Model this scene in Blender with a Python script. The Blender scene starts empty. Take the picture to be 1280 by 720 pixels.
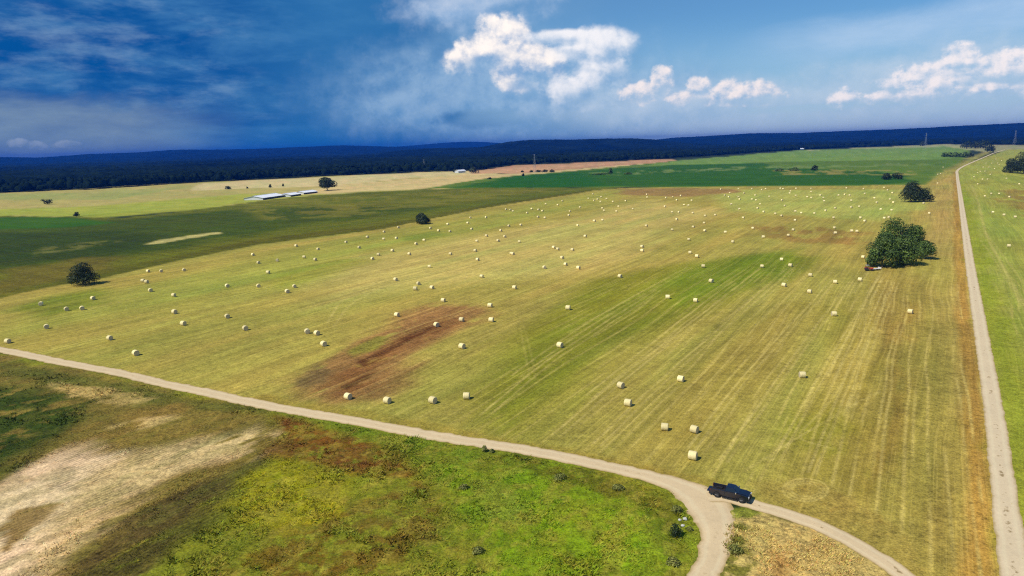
import bpy, bmesh, math, random
import numpy as np
from mathutils import Matrix, Vector

random.seed(7)
SC = bpy.context.scene
COL = SC.collection
rad = math.radians

# ------------------------------------------------------------------ camera
CAM_H = 52.0                                   # drone height in metres
FPX = 865.0                                    # focal length for a 1280 px wide frame
PITCH = math.atan((360 - 181.3) / FPX)
ROLL = rad(1.67)
_f = np.array([0, math.cos(PITCH), -math.sin(PITCH)])
_u0 = np.array([0, math.sin(PITCH), math.cos(PITCH)])
_r0 = np.array([1.0, 0, 0])
_r = _r0 * math.cos(ROLL) - _u0 * math.sin(ROLL)
_u = _u0 * math.cos(ROLL) + _r0 * math.sin(ROLL)

cam_d = bpy.data.cameras.new('camera')
cam_d.sensor_width = 36.0
cam_d.lens = 36.0 * FPX / 1280.0
cam_d.clip_start = 0.5
cam_d.clip_end = 60000
cam = bpy.data.objects.new('camera', cam_d)
COL.objects.link(cam)
cam.matrix_world = Matrix(((_r[0], _u[0], -_f[0], 0), (_r[1], _u[1], -_f[1], 0),
                           (_r[2], _u[2], -_f[2], CAM_H), (0, 0, 0, 1)))
SC.camera = cam


def ray(x, y):
    d = _f * FPX + _r * (x - 640) - _u * (y - 360)
    return d / np.linalg.norm(d)


def G(x, y, z=0.0):
    """survey: point of the level z that was seen at photo position x, y"""
    d = ray(x, y)
    return np.array([0, 0, CAM_H]) + d * ((z - CAM_H) / d[2])


def AE(x, y):
    d = ray(x, y)
    return math.degrees(math.atan2(d[0], d[1])), math.degrees(math.asin(d[2]))


def mpp(p):
    """metres per photo pixel at world point p"""
    return float(np.dot(np.asarray(p) - np.array([0, 0, CAM_H]), _f)) / FPX


# ------------------------------------------------------------------ light
SHADOW_AZ, SUN_EL = 57.0, 50.0
SUN_AZ = SHADOW_AZ + 180.0
sun_d = bpy.data.lights.new('sun', 'SUN')
sun_d.energy = 3.9
sun_d.angle = rad(0.53)
sun_d.color = (1.0, 0.94, 0.84)
sun = bpy.data.objects.new('sun', sun_d)
COL.objects.link(sun)
_sd = Vector((math.sin(rad(SHADOW_AZ)) * math.cos(rad(SUN_EL)), math.cos(rad(SHADOW_AZ)) * math.cos(rad(SUN_EL)), -math.sin(rad(SUN_EL))))
sun.rotation_euler = _sd.to_track_quat('-Z', 'Y').to_euler()
sun.location = (-80, -60, 120)

SC.view_settings.view_transform = 'Standard'
SC.view_settings.look = 'None'
SC.view_settings.exposure = 0.18
SC.view_settings.gamma = 1.0
SC.view_settings.use_curve_mapping = False
SC.render.engine = 'CYCLES'
cy = SC.cycles
cy.use_denoising = False
cy.pixel_filter_type = 'BLACKMAN_HARRIS'
cy.filter_width = 1.2
cy.max_bounces = 4
cy.diffuse_bounces = 2
cy.glossy_bounces = 2
cy.volume_bounces = 0
cy.transparent_max_bounces = 6
cy.use_adaptive_sampling = True
cy.adaptive_threshold = 0.02
cy.denoising_prefilter = 'NONE'


# ------------------------------------------------------------------ node expression helper
class X:
    """a scalar socket with arithmetic"""
    def __init__(self, nt, s):
        self.nt, self.s = nt, s

    def _m(self, op, *a):
        n = self.nt.nodes.new('ShaderNodeMath')
        n.operation = op
        for i, v in enumerate(a):
            if isinstance(v, X):
                self.nt.links.new(v.s, n.inputs[i])
            else:
                n.inputs[i].default_value = float(v)
        return X(self.nt, n.outputs[0])

    def __add__(self, o): return self._m('ADD', self, o)
    __radd__ = __add__
    def __sub__(self, o): return self._m('SUBTRACT', self, o)
    def __rsub__(self, o): return self._m('SUBTRACT', o, self)
    def __mul__(self, o): return self._m('MULTIPLY', self, o)
    __rmul__ = __mul__
    def __truediv__(self, o): return self._m('DIVIDE', self, o)
    def max(self, o): return self._m('MAXIMUM', self, o)
    def min(self, o): return self._m('MINIMUM', self, o)
    def pow(self, o): return self._m('POWER', self, o)
    def sqrt(self): return self._m('SQRT', self)
    def abs(self): return self._m('ABSOLUTE', self)
    def sin(self): return self._m('SINE', self)

    def ss(self, a, b):
        n = self.nt.nodes.new('ShaderNodeMapRange')
        n.interpolation_type = 'SMOOTHSTEP'
        self.nt.links.new(self.s, n.inputs[0])
        inv = a > b
        n.inputs[1].default_value, n.inputs[2].default_value = (b, a) if inv else (a, b)
        n.inputs[3].default_value, n.inputs[4].default_value = (1, 0) if inv else (0, 1)
        return X(self.nt, n.outputs[0])

    def clamp(self):
        return self.max(0.0).min(1.0)


def combine(nt, x, y, z=0.0):
    n = nt.nodes.new('ShaderNodeCombineXYZ')
    for i, v in enumerate((x, y, z)):
        if isinstance(v, X):
            nt.links.new(v.s, n.inputs[i])
        else:
            n.inputs[i].default_value = v
    return n.outputs[0]


def noise(nt, vec, scale=1.0, detail=4.0, rough=0.55, dist=0.0):
    n = nt.nodes.new('ShaderNodeTexNoise')
    n.inputs['Scale'].default_value = scale
    n.inputs['Detail'].default_value = detail
    n.inputs['Roughness'].default_value = rough
    n.inputs['Distortion'].default_value = dist
    nt.links.new(vec, n.inputs['Vector'])
    return X(nt, n.outputs['Fac'])


def mixc(nt, fac, a, b, mode='MIX'):
    n = nt.nodes.new('ShaderNodeMix')
    n.data_type = 'RGBA'
    n.blend_type = mode
    n.clamp_factor = True
    if isinstance(fac, X):
        nt.links.new(fac.s, n.inputs[0])
    else:
        n.inputs[0].default_value = fac
    for k, v in ((6, a), (7, b)):
        if isinstance(v, tuple):
            n.inputs[k].default_value = (v[0], v[1], v[2], 1)
        else:
            nt.links.new(v, n.inputs[k])
    return n.outputs[2]


def lin(r, g, b):
    def c(v):
        v /= 255.0
        return v / 12.92 if v <= 0.04045 else ((v + 0.055) / 1.055) ** 2.4
    return (c(r), c(g), c(b))


# ------------------------------------------------------------------ sky
WS = 0.10
world = bpy.data.worlds.new('World')
SC.world = world
world.use_nodes = True
wt = world.node_tree
wt.nodes.clear()
tc = wt.nodes.new('ShaderNodeTexCoord')
sep = wt.nodes.new('ShaderNodeSeparateXYZ')
wt.links.new(tc.outputs['Generated'], sep.inputs[0])
dx, dy, dz = (X(wt, sep.outputs[i]) for i in range(3))
az = dx._m('ARCTAN2', dx, dy) * (180 / math.pi)
el = dz._m('ARCSINE', dz) * (180 / math.pi)

sky = wt.nodes.new('ShaderNodeTexSky')
sky.sky_type = 'NISHITA'
sky.sun_disc = False
sky.sun_elevation = rad(SUN_EL)
sky.sun_rotation = rad(SUN_AZ)
sky.altitude = 100
sky.air_density = 1.0
sky.dust_density = 0.6
sky.ozone_density = 2.5
base = mixc(wt, 1.0, sky.outputs[0], (0.42, 0.70, 0.92), 'MULTIPLY')


def skyc(r, g, b):
    c = lin(r, g, b)
    return tuple(v / WS for v in c)


n_big = noise(wt, combine(wt, az * 0.05, el * 0.16, 3.0), 1.0, 4, 0.55)
n_mid = noise(wt, combine(wt, az * 0.11, el * 0.42, 9.0), 1.0, 6, 0.6, 0.4)
n_fine = noise(wt, combine(wt, az * 0.30, el * 0.9, 5.0), 1.0, 5, 0.62)

# pale band of moist air low over the horizon
hz = (el.ss(9.5, 0.5)) * 0.85
c1 = mixc(wt, hz, base, skyc(158, 190, 216))
c1 = mixc(wt, el.ss(4.0, 0.3) * 0.45, c1, skyc(190, 206, 222))

# thin cirrus streaks high on the right
_a0, _e0 = AE(900, 70)
_a1, _e1 = AE(1280, 12)
slope = (_e1 - _e0) / (_a1 - _a0)
tl = el - ((az - _a0) * slope + _e0)
cir = (tl - (n_mid - 0.5) * 2.6).abs().ss(2.0, 0.0) * az.ss(_a0 - 1, _a0 + 10) * (n_fine * 0.8 + 0.25)
c2 = mixc(wt, cir * 0.75, c1, skyc(184, 206, 230))

# the storm: a dark blue mass of rain cloud over the left of the view
edge = az + (n_big - 0.5) * 16 + (n_mid - 0.5) * 6 - el * 0.25
storm = edge.ss(6.5, -7.5)
low = (az - (n_mid - 0.5) * 8).ss(13.0, 3.0) * (el + (n_mid - 0.5) * 2).ss(6.0, 1.6) * 0.85
storm = storm.max(low)
storm = storm * az.ss(-150, -110) * el.ss(40, 22)
sd_ = mixc(wt, (n_mid * 1.5 - 0.25 + (n_fine - 0.5) * 0.5).ss(0.28, 0.92), skyc(4, 78, 146), skyc(62, 118, 170))
sd_ = mixc(wt, (n_big * 0.8 + n_fine * 0.55).ss(0.66, 0.95) * az.ss(-13, -22) * 0.75, sd_, skyc(120, 150, 184))
sd_ = mixc(wt, (az + (n_big - 0.5) * 9).ss(-24, -12) * (0.95 - n_mid * 0.55), sd_, skyc(52, 116, 170))
sd_ = mixc(wt, (az + (n_big - 0.5) * 10).ss(-7, 1.5) * 0.8, sd_, skyc(116, 160, 198))
sd_ = mixc(wt, (el + (n_mid - 0.5) * 5).ss(4.6, 2.4) * (az + (n_big - 0.5) * 8).ss(-19, -30) * (0.35 + n_fine * 0.75), sd_, skyc(122, 146, 168))
sd_ = mixc(wt, (el + (n_mid - 0.5) * 1.5).ss(3.0, 0.2) * (az + (n_big - 0.5) * 6).ss(-27, -14) * az.ss(6, -6) * 0.65, sd_, skyc(14, 102, 166))
c3 = mixc(wt, storm, c2, sd_)


def billow(scale, seed, da=0.0, de=0.0):
    """cauliflower relief: rounded cells over a broken fractal"""
    v0 = combine(wt, (az + da) * scale, (el + de) * scale * 1.12, seed)
    wob = noise(wt, v0, 0.8, 5, 0.62)
    n = wt.nodes.new('ShaderNodeTexVoronoi')
    n.feature = 'F1'
    n.inputs['Scale'].default_value = 1.0
    n.inputs['Detail'].default_value = 1.0
    n.inputs['Roughness'].default_value = 0.5
    n.inputs['Lacunarity'].default_value = 2.2
    n.normalize = True
    wt.links.new(combine(wt, (az + da) * scale + wob * 1.3, (el + de) * scale * 1.12 + wob, seed), n.inputs['Vector'])
    return (0.40 - X(wt, n.outputs['Distance'])) * 0.75 + (wob - 0.5) * 1.5


BIG = (billow(0.55, 2.0), billow(0.55, 2.0, -0.55, 0.65))
SMALL = (billow(1.0, 7.0), billow(1.0, 7.0, -0.30, 0.36))


def cumulus(prev, blobs, pair, lit, shade, thr=0.05, soft=0.2, k=1.5, opacity=1.0, amp=0.8, foot=0.6, fade=0.75):
    """billowing cloud bank; blobs = survey of the bank turned into azimuth/elevation"""
    na, nb = pair
    m, up = None, None
    for (x, y, rx, ry) in blobs:
        a_, e_ = AE(x, y)
        ta, te = (az - a_) / (rx / 15.1), (el - e_) / (ry / 15.1)
        one = 1.0 - (ta * ta + te * te).sqrt()
        u_ = one.max(0.0) * (te - ta * 0.35)
        m = one if m is None else m.max(one)
        up = u_ if up is None else up + u_
    d = m + na * amp
    alpha = d.ss(thr, thr + soft)
    sh = ((na - nb) * k + 0.52 + up * foot).ss(0.0, 1.0)
    fd = (up * 2.4 + 0.95 + na * 0.5).ss(0.0, fade)
    c = mixc(wt, sh, shade, lit)
    return mixc(wt, alpha * fd * opacity, prev, c)


# grey-blue veil of the distant anvil
c4 = cumulus(c3, [(640, 116, 190, 62), (750, 130, 150, 48), (560, 132, 130, 34)], BIG, skyc(156, 186, 214), skyc(98, 148, 194), -0.45, 1.0, 0.7, 0.8, 0.4, 0.3, 0.4)
c4 = cumulus(c4, [(590, 10, 110, 30), (640, -12, 80, 28)], BIG, skyc(190, 204, 224), skyc(128, 166, 206), -0.05, 0.7, 0.8, 0.8, 0.5, 0.3)
# towering heads
c5 = cumulus(c4, [(627, 54, 46, 38), (586, 72, 44, 24), (660, 84, 54, 36)], BIG, skyc(254, 244, 236), skyc(132, 166, 204), 0.08, 0.34, 1.15, 1.0, 0.60, 1.1, 1.2)
c5 = cumulus(c5, [(742, 56, 60, 24), (752, 86, 42, 44), (704, 46, 54, 12), (724, 116, 60, 26)], BIG, skyc(240, 238, 240), skyc(146, 178, 210), 0.05, 0.45, 0.9, 0.95, 0.55, 1.0, 1.2)
# the row of small cumulus over the horizon, on a thin veil
c6 = cumulus(c5, [(880, 130, 170, 26), (1010, 126, 110, 16), (1130, 114, 130, 34), (1260, 106, 130, 44)], BIG, skyc(190, 206, 222), skyc(152, 184, 212), -0.45, 0.9, 0.6, 0.7, 0.45, 0.3, 0.4)
c6 = cumulus(c6, [(800, 116, 28, 17), (828, 102, 17, 22), (874, 112, 18, 18), (862, 122, 34, 12), (912, 112, 20, 16), (950, 116, 30, 17), (920, 124, 60, 10)], SMALL,
             skyc(246, 234, 230), skyc(150, 182, 212), 0.12, 0.36, 1.1, 0.92, 0.62, 0.9, 1.2)
c6 = cumulus(c6, [(1203, 70, 22, 17), (1160, 88, 48, 13), (1206, 86, 34, 18), (1268, 80, 34, 22), (1190, 100, 90, 12), (1056, 124, 22, 14), (1098, 122, 20, 10), (1138, 118, 20, 13), (1174, 114, 24, 16), (1204, 112, 22, 15), (1240, 114, 26, 10), (1310, 96, 50, 24), (1370, 110, 60, 22)], SMALL,
             skyc(246, 236, 234), skyc(156, 188, 216), 0.12, 0.38, 1.1, 0.9, 0.62, 0.9, 1.2)
c6 = cumulus(c6, [(22, 178, 16, 7), (44, 181, 12, 7), (85, 180, 18, 6)], SMALL, skyc(158, 172, 192), skyc(106, 136, 168), 0.3, 0.35, 1.0, 0.6, 1.0)
# open sky everywhere, the cloud banks only where they stand
world.cycles.sampling_method = 'MANUAL'
world.cycles.sample_map_resolution = 512
bg0 = wt.nodes.new('ShaderNodeBackground')
wt.links.new(c3, bg0.inputs[0])
bg = wt.nodes.new('ShaderNodeBackground')
wt.links.new(c6, bg.inputs[0])
for b_ in (bg0, bg):
    b_.inputs[1].default_value = WS
inz = az._m('LESS_THAN', (az - 12.0).abs(), 62.0) * el._m('LESS_THAN', el, 15.0)
mx = wt.nodes.new('ShaderNodeMixShader')
wt.links.new(inz.s, mx.inputs[0])
wt.links.new(bg0.outputs[0], mx.inputs[1])
wt.links.new(bg.outputs[0], mx.inputs[2])
wo = wt.nodes.new('ShaderNodeOutputWorld')
wt.links.new(mx.outputs[0], wo.inputs[0])


# ------------------------------------------------------------------ small numeric helpers
def _hash(ix, iy, seed):
    h = (ix * 374761393 + iy * 668265263 + seed * 1274126177) & 0xFFFFFFFF
    h = ((h ^ (h >> 13)) * 1274126177) & 0xFFFFFFFF
    return ((h ^ (h >> 16)) & 0xFFFF) / 65535.0


def vnoise(x, y, seed=0):
    xi, yi = np.floor(x).astype(np.int64), np.floor(y).astype(np.int64)
    fx, fy = x - xi, y - yi
    fx = fx * fx * fx * (fx * (fx * 6 - 15) + 10)
    fy = fy * fy * fy * (fy * (fy * 6 - 15) + 10)
    a, b = _hash(xi, yi, seed), _hash(xi + 1, yi, seed)
    c, d = _hash(xi, yi + 1, seed), _hash(xi + 1, yi + 1, seed)
    return (a * (1 - fx) + b * fx) * (1 - fy) + (c * (1 - fx) + d * fx) * fy


def fbm(x, y, seed=0, octv=4, rough=0.5):
    s, a, t = 0.0, 1.0, 0.0
    for i in range(octv):
        s = s + a * vnoise(x * 2 ** i + i * 17.3, y * 2 ** i + i * 9.1, seed + i)
        t += a
        a *= rough
    return s / t


def sstep(x, a, b):
    t = np.clip((x - a) / (b - a), 0, 1)
    return t * t * (3 - 2 * t)


def height(x, y):
    """gentle undulation of the land, fading out with distance"""
    x, y = np.asarray(x, float), np.asarray(y, float)
    r = np.hypot(x, y)
    fade = 1 - sstep(r, 180, 380)
    return (fbm(x / 26, y / 26, 5, 3) - 0.5) * 0.7 * fade


def tussocks(x, y):
    """clumps of rough growth"""
    r = np.hypot(x, y)
    a = fbm(x / 1.5, y / 1.5, 61, 3, .65)
    b = fbm(x / 6, y / 6, 67, 3, .6)
    return np.clip(a - 0.40, 0, 1) * (0.45 + 1.3 * b) * 0.62 * (1 - sstep(r, 120, 240))


def hz1(x, y):
    return float(height(np.array([x]), np.array([y]))[0])


def sdf_poly(px, py, poly):
    """signed distance, negative inside"""
    d = np.full(px.shape, 1e18)
    inside = np.zeros(px.shape, bool)
    n = len(poly)
    for i in range(n):
        ax, ay = poly[i]
        bx_, by_ = poly[(i + 1) % n]
        ex, ey = bx_ - ax, by_ - ay
        wx, wy = px - ax, py - ay
        t = np.clip((wx * ex + wy * ey) / (ex * ex + ey * ey + 1e-12), 0, 1)
        d = np.minimum(d, (wx - ex * t) ** 2 + (wy - ey * t) ** 2)
        cond = (ay > py) != (by_ > py)
        xc = (bx_ - ax) * (py - ay) / ((by_ - ay) + 1e-12) + ax
        inside ^= cond & (px < xc)
    d = np.sqrt(d)
    return np.where(inside, -d, d)


def dist_line(px, py, pts):
    d = np.full(px.shape, 1e18)
    for (ax, ay), (bx_, by_) in zip(pts[:-1], pts[1:]):
        ex, ey = bx_ - ax, by_ - ay
        wx, wy = px - ax, py - ay
        t = np.clip((wx * ex + wy * ey) / (ex * ex + ey * ey + 1e-12), 0, 1)
        d = np.minimum(d, (wx - ex * t) ** 2 + (wy - ey * t) ** 2)
    return np.sqrt(d)


def W(pts):
    return [tuple(G(x, y)[:2]) for x, y in pts]


def spline(pts, n=8):
    """Catmull-Rom through 2-D points"""
    P = [np.array(p, float) for p in pts]
    P = [2 * P[0] - P[1]] + P + [2 * P[-1] - P[-2]]
    out = []
    for i in range(1, len(P) - 2):
        for k in range(n):
            t = k / n
            a, b, c, d = P[i - 1:i + 3]
            out.append(0.5 * ((2 * b) + (c - a) * t + (2 * a - 5 * b + 4 * c - d) * t * t + (3 * b - a - 3 * c + d) * t ** 3))
    out.append(P[-2])
    return out


LEV = rad(32.1)                               # bearing of the levee road and of the mowing
SL, CL = math.sin(LEV), math.cos(LEV)

# ------------------------------------------------------------------ land colours
ALB = 0.92


def C(r, g, b):
    return np.array(lin(r, g, b)) * ALB * np.array((0.97, 0.95, 0.70))


LAND = []      # (world polygon, colour, soft edge m, warp m, warp scale m, strength, (rows, grain, cross rows), noise gate)


def land(px_poly, col, soft=2.0, warp=3.0, wsc=12.0, k=1.0, amp=None, gate=None, stretch=1.0):
    LAND.append((W(px_poly), C(*col), soft, warp, wsc, k, amp, gate, stretch))


ROAD_FIELD = [(-330, 372), (-200, 398), (-100, 417), (0, 437), (75, 452), (150, 467), (225, 483), (300, 499), (380, 515), (460, 530), (540, 545),
              (620, 558), (700, 572), (770, 586), (830, 601), (868, 617), (888, 640), (895, 665), (890, 695), (878, 725), (860, 765)]
ROAD_BRANCH = [(884, 619), (906, 620), (945, 631), (990, 644), (1032, 660), (1070, 680), (1105, 702), (1140, 728), (1172, 756)]
ROAD_LEVEE = [(1283, 800), (1270, 720), (1252, 590), (1237, 480), (1211, 320), (1201, 250), (1196.5, 219), (1197, 213), (1204, 208), (1215, 203), (1228, 197.5), (1242, 191.5), (1256, 187)]

HAY = [(-330, 374), (-100, 419), (0, 438), (150, 468), (300, 500), (460, 531), (620, 559), (770, 587), (880, 612), (945, 632), (1032, 661), (1105, 703), (1150, 735), (1180, 775),
       (1270, 770), (1237, 480), (1201, 250), (1195, 212), (1180, 214), (1158, 231), (1000, 232.5), (780, 235), (745, 238), (600, 261), (480, 286), (320, 306), (190, 333), (133, 347), (60, 359), (0, 373), (-330, 402)]
# -- far fields
land([(-400, 300), (-400, 243), (0, 241), (250, 228), (520, 215.5), (600, 213), (600, 240), (0, 275)], (176, 164, 104), 6, 6, 60)
land([(-400, 245), (0, 242.5), (120, 240), (250, 232), (130, 249), (0, 250)], (150, 158, 96), 8, 25, 70, 0.7)
land([(0, 262), (120, 258), (300, 243), (400, 241), (400, 243), (330, 250), (240, 263), (130, 272), (0, 270)], (158, 166, 66), 8, 14, 60, 0.85, (0.2, .5, .7))
land([(240, 238), (420, 232), (520, 222), (640, 216), (760, 205), (835, 200), (600, 213), (520, 215.5), (250, 229)], (206, 188, 146), 5, 10, 80, 0.95)
land([(585, 214.5), (640, 207), (840, 198.5), (846, 201.5), (760, 208), (650, 217), (590, 217)], (196, 150, 122), 6, 8, 60, 0.9, (0.2, .4, .9))
land([(590, 217), (650, 217), (760, 208), (846, 201.5), (735, 212), (650, 220), (540, 235), (400, 242), (330, 245), (420, 232)], (208, 184, 138), 5, 6, 60, 0.9)
# -- crop land
land([(530, 236), (600, 224), (660, 218.5), (735, 212), (846, 201), (1000, 188), (1180, 181), (1215, 186), (1200, 205), (1185, 212), (1160, 232), (1000, 232.5), (780, 234), (600, 235)], (92, 118, 40), 4, 4, 60, 1, (0, .5, 1.0))
land([(846, 201), (1000, 188), (1190, 181), (1215, 187), (1180, 199), (960, 203), (800, 208)], (118, 146, 70), 14, 30, 120, 0.9, (0, .4, .6))
land([(560, 235), (640, 220), (735, 213), (850, 206), (960, 204), (960, 209), (1100, 214), (1150, 226), (1100, 231), (780, 233.5)], (38, 88, 4), 8, 18, 70, 0.85, (0, .5, 1.2))
land([(600, 235), (640, 221), (720, 215), (760, 232), (700, 234)], (34, 90, 0), 10, 10, 60, 0.75, (0, .3, .5))
land([(960, 213), (1040, 211), (1130, 213), (1150, 219), (1060, 219), (980, 219)], (150, 140, 78), 8, 24, 50, 0.8, (0, .5, 1.3), 0.5)
land([(740, 216), (900, 209), (1160, 204), (1160, 207), (900, 213), (770, 219)], (122, 140, 82), 6, 20, 50, 0.7, (0, .5, 1.2), 0.5)
land([(1160, 232), (1185, 212), (1215, 196), (1240, 188), (1215, 203), (1196, 214), (1190, 232)], (166, 156, 84), 10, 10, 40, 0.9, (.8, .5, 0))
land([(1000, 188.5), (1180, 180), (1290, 181), (1400, 190), (1230, 190), (1180, 183), (1050, 187)], (172, 168, 128), 8, 10, 60, 0.75)
# -- olive rough grass strip
land([(-400, 300), (-330, 282), (0, 270), (110, 272), (150, 273), (240, 263), (330, 250.5), (400, 243.5), (530, 236.5), (600, 235), (780, 234.5), (745, 238), (600, 261), (480, 286), (320, 306), (190, 333), (133, 347), (0, 373), (-330, 402)], (98, 102, 26), 3, 4, 30, 1, (.5, 1.1, .7))
land([(-330, 300), (0, 283), (120, 278), (300, 262), (420, 258), (560, 258), (420, 275), (300, 296), (150, 320), (0, 340), (-300, 350)], (58, 76, 12), 14, 22, 50, 0.85)
land([(-300, 285), (0, 292), (180, 290), (210, 305), (120, 322), (0, 330), (-300, 340)], (46, 64, 10), 14, 20, 40, 0.75)
land([(-300, 283), (0, 271.5), (95, 272), (150, 278), (90, 284), (0, 287), (-300, 300)], (50, 96, 8), 6, 8, 30, 0.85, (0, .5, .5))
land([(300, 252), (420, 246), (560, 238), (740, 236), (600, 250), (440, 270), (330, 275)], (120, 116, 44), 12, 18, 50, 0.75, (0, .7, 1.2), 0.45)
land([(60, 350), (190, 326), (320, 299), (480, 281), (600, 257), (740, 237), (740, 239.5), (600, 262), (480, 287), (320, 307), (190, 335), (70, 360)], (88, 86, 22), 3, 4, 14, 0.8)
land([(180, 306), (200, 300), (245, 293), (279, 289.5), (277, 292), (240, 297), (205, 304)], (196, 180, 124), 2, 3, 12, 0.95)
land([(40, 312), (110, 302), (150, 300), (110, 310), (50, 319)], (120, 116, 62), 5, 10, 20, 0.6, None, 0.5)
land([(0, 340), (100, 322), (160, 318), (140, 335), (60, 352), (0, 366)], (112, 98, 40), 8, 14, 24, 0.7)
# -- hay field
land(HAY, (168, 148, 76), 1.5, 1.5, 10, 1, (1, .75, 0))
land([(0, 395), (200, 350), (420, 300), (640, 262), (760, 240), (800, 238), (640, 285), (420, 330), (200, 385), (0, 425)], (160, 154, 72), 16, 20, 45, 0.75, None, None, 3)
land([(420, 330), (640, 285), (820, 250), (900, 262), (820, 300), (700, 345), (520, 360), (400, 380)], (194, 170, 104), 18, 22, 45, 0.8, None, None, 3)
land([(900, 238), (1160, 236), (1170, 262), (1090, 275), (980, 270), (900, 262)], (172, 170, 90), 14, 20, 40, 0.8)
land([(780, 236), (905, 235), (930, 240), (860, 246), (770, 243)], (150, 112, 72), 6, 12, 30, 0.85)
land([(930, 280), (1010, 283), (1085, 290), (1070, 303), (1000, 304), (950, 295)], (146, 108, 60), 6, 12, 18, 0.75, None, 0.45, 2)
land([(560, 500), (640, 420), (740, 350), (850, 330), (940, 318), (1010, 322), (960, 350), (880, 390), (780, 440), (700, 500), (640, 540)], (126, 126, 30), 9, 12, 26, 0.85, None, None, 4)
land([(820, 350), (900, 322), (1000, 310), (1000, 335), (900, 370), (850, 380)], (112, 128, 26), 7, 9, 20, 0.75, None, None, 4)
land([(20, 388), (60, 372), (120, 362), (120, 380), (60, 396)], (110, 124, 30), 6, 8, 20, 0.7, None, None, 3)
land([(340, 345), (420, 325), (460, 325), (400, 350), (350, 362)], (140, 140, 46), 6, 9, 20, 0.6, None, None, 3)
land([(500, 296), (540, 288), (560, 294), (520, 302)], (120, 134, 50), 5, 6, 20, 0.6)
land([(1000, 380), (1120, 370), (1140, 470), (1100, 620), (960, 600), (980, 480)], (148, 130, 54), 6, 10, 22, 0.55, None, 0.4, 4)
land([(900, 400), (1000, 380), (1010, 470), (900, 560), (820, 560), (840, 470)], (160, 139, 68), 8, 10, 22, 0.7, None, None, 4)
land([(960, 520), (1060, 500), (1090, 560), (1060, 610), (960, 600)], (132, 128, 38), 4, 6, 14, 0.6, None, 0.45, 4)
land([(1085, 330), (1140, 330), (1190, 420), (1200, 560), (1210, 760), (1140, 720), (1110, 620), (1130, 480)], (156, 132, 68), 4, 6, 18, 0.8, (.9, .9, 0), None, 4)
land([(1128, 372), (1146, 372), (1130, 480), (1118, 560), (1095, 640), (1075, 645), (1100, 560), (1118, 470)], (154, 118, 56), 2, 3, 12, 0.5, None, 0.42, 5)
land([(1163, 232), (1196, 215), (1199, 250), (1205, 320), (1216, 420), (1216, 520), (1195, 420), (1180, 320), (1140, 330), (1160, 270)], (178, 148, 86), 4, 5, 18, 0.85, (1, .7, 0), None, 4)
# soil patch
land([(362, 478), (392, 455), (440, 425), (500, 395), (545, 381), (592, 381), (608, 392), (575, 408), (535, 432), (500, 470), (470, 498), (425, 503), (380, 494)], (150, 104, 68), 5, 7, 9, 0.9, (1.1, 1, 0), 0.27, 3)
land([(400, 490), (410, 470), (450, 447), (510, 415), (560, 395), (572, 402), (530, 425), (490, 455), (470, 482), (440, 497)], (128, 78, 46), 3, 6, 6, 0.7, (1.2, 1, 0), 0.36, 6)
land([(440, 452), (490, 432), (545, 402), (552, 404), (500, 435), (455, 458)], (86, 44, 22), .8, 2, 4, 0.85, None, 0.40, 7)
land([(424, 484), (450, 470), (470, 464), (460, 474), (432, 490)], (80, 44, 22), .6, 1.4, 4, 0.8, None, None, 5)
land([(370, 475), (395, 455), (412, 462), (405, 478), (380, 488)], (106, 86, 60), 1.5, 2.5, 5, 0.7)
land([(432, 440), (470, 420), (490, 420), (470, 436), (440, 446)], (132, 130, 46), 1.5, 2, 6, 0.7, None, None, 3)
# strip of mown grass along the lane
land([(300, 498), (460, 529), (620, 557), (770, 585), (875, 608), (945, 630), (940, 620), (870, 590), (760, 572), (620, 545), (460, 515), (330, 494)], (156, 136, 64), 1.5, 2, 8, 0.7, (.1, .9, .6))
land([(930, 600), (1010, 595), (1090, 630), (1150, 690), (1170, 740), (1105, 702), (1030, 658), (945, 630)], (160, 140, 74), 1.5, 2.5, 8, 0.7, (.2, 1, .3))
# -- orange dry strip and green verge beside the levee road
land([(1192, 215), (1196, 215), (1199, 250), (1207, 320), (1213, 400), (1230, 480), (1240, 590), (1248, 720), (1252, 800), (1196, 800), (1200, 720), (1203, 590), (1205, 480), (1197, 400), (1192, 320), (1192, 250)], (172, 128, 62), 1.2, 1.4, 5, 0.75, (1, 1, 0), None, 5)
land([(1200, 250), (1210, 320), (1237, 480), (1252, 590), (1270, 720), (1262, 720), (1244, 590), (1230, 480), (1206, 320)], (128, 124, 36), .5, .6, 4, 0.75, (.3, 1, 0))
land([(1196, 212), (1230, 197), (1260, 187), (1600, 184), (1700, 800), (1280, 800), (1270, 720), (1237, 480), (1201, 250)], (158, 154, 72), 1.5, 2, 20, 1, (.9, .7, 0))
land([(1200, 225), (1203, 250), (1212, 320), (1239, 480), (1272, 720), (1280, 800), (1400, 800), (1330, 560), (1260, 400), (1228, 300), (1210, 240)], (136, 148, 40), 2.5, 4, 14, 0.75, (.3, 1, 0))
land([(1252, 238), (1330, 228), (1400, 260), (1400, 300), (1290, 272), (1262, 262)], (142, 108, 60), 7, 12, 20, 0.7, None, 0.42, 2)
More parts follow.
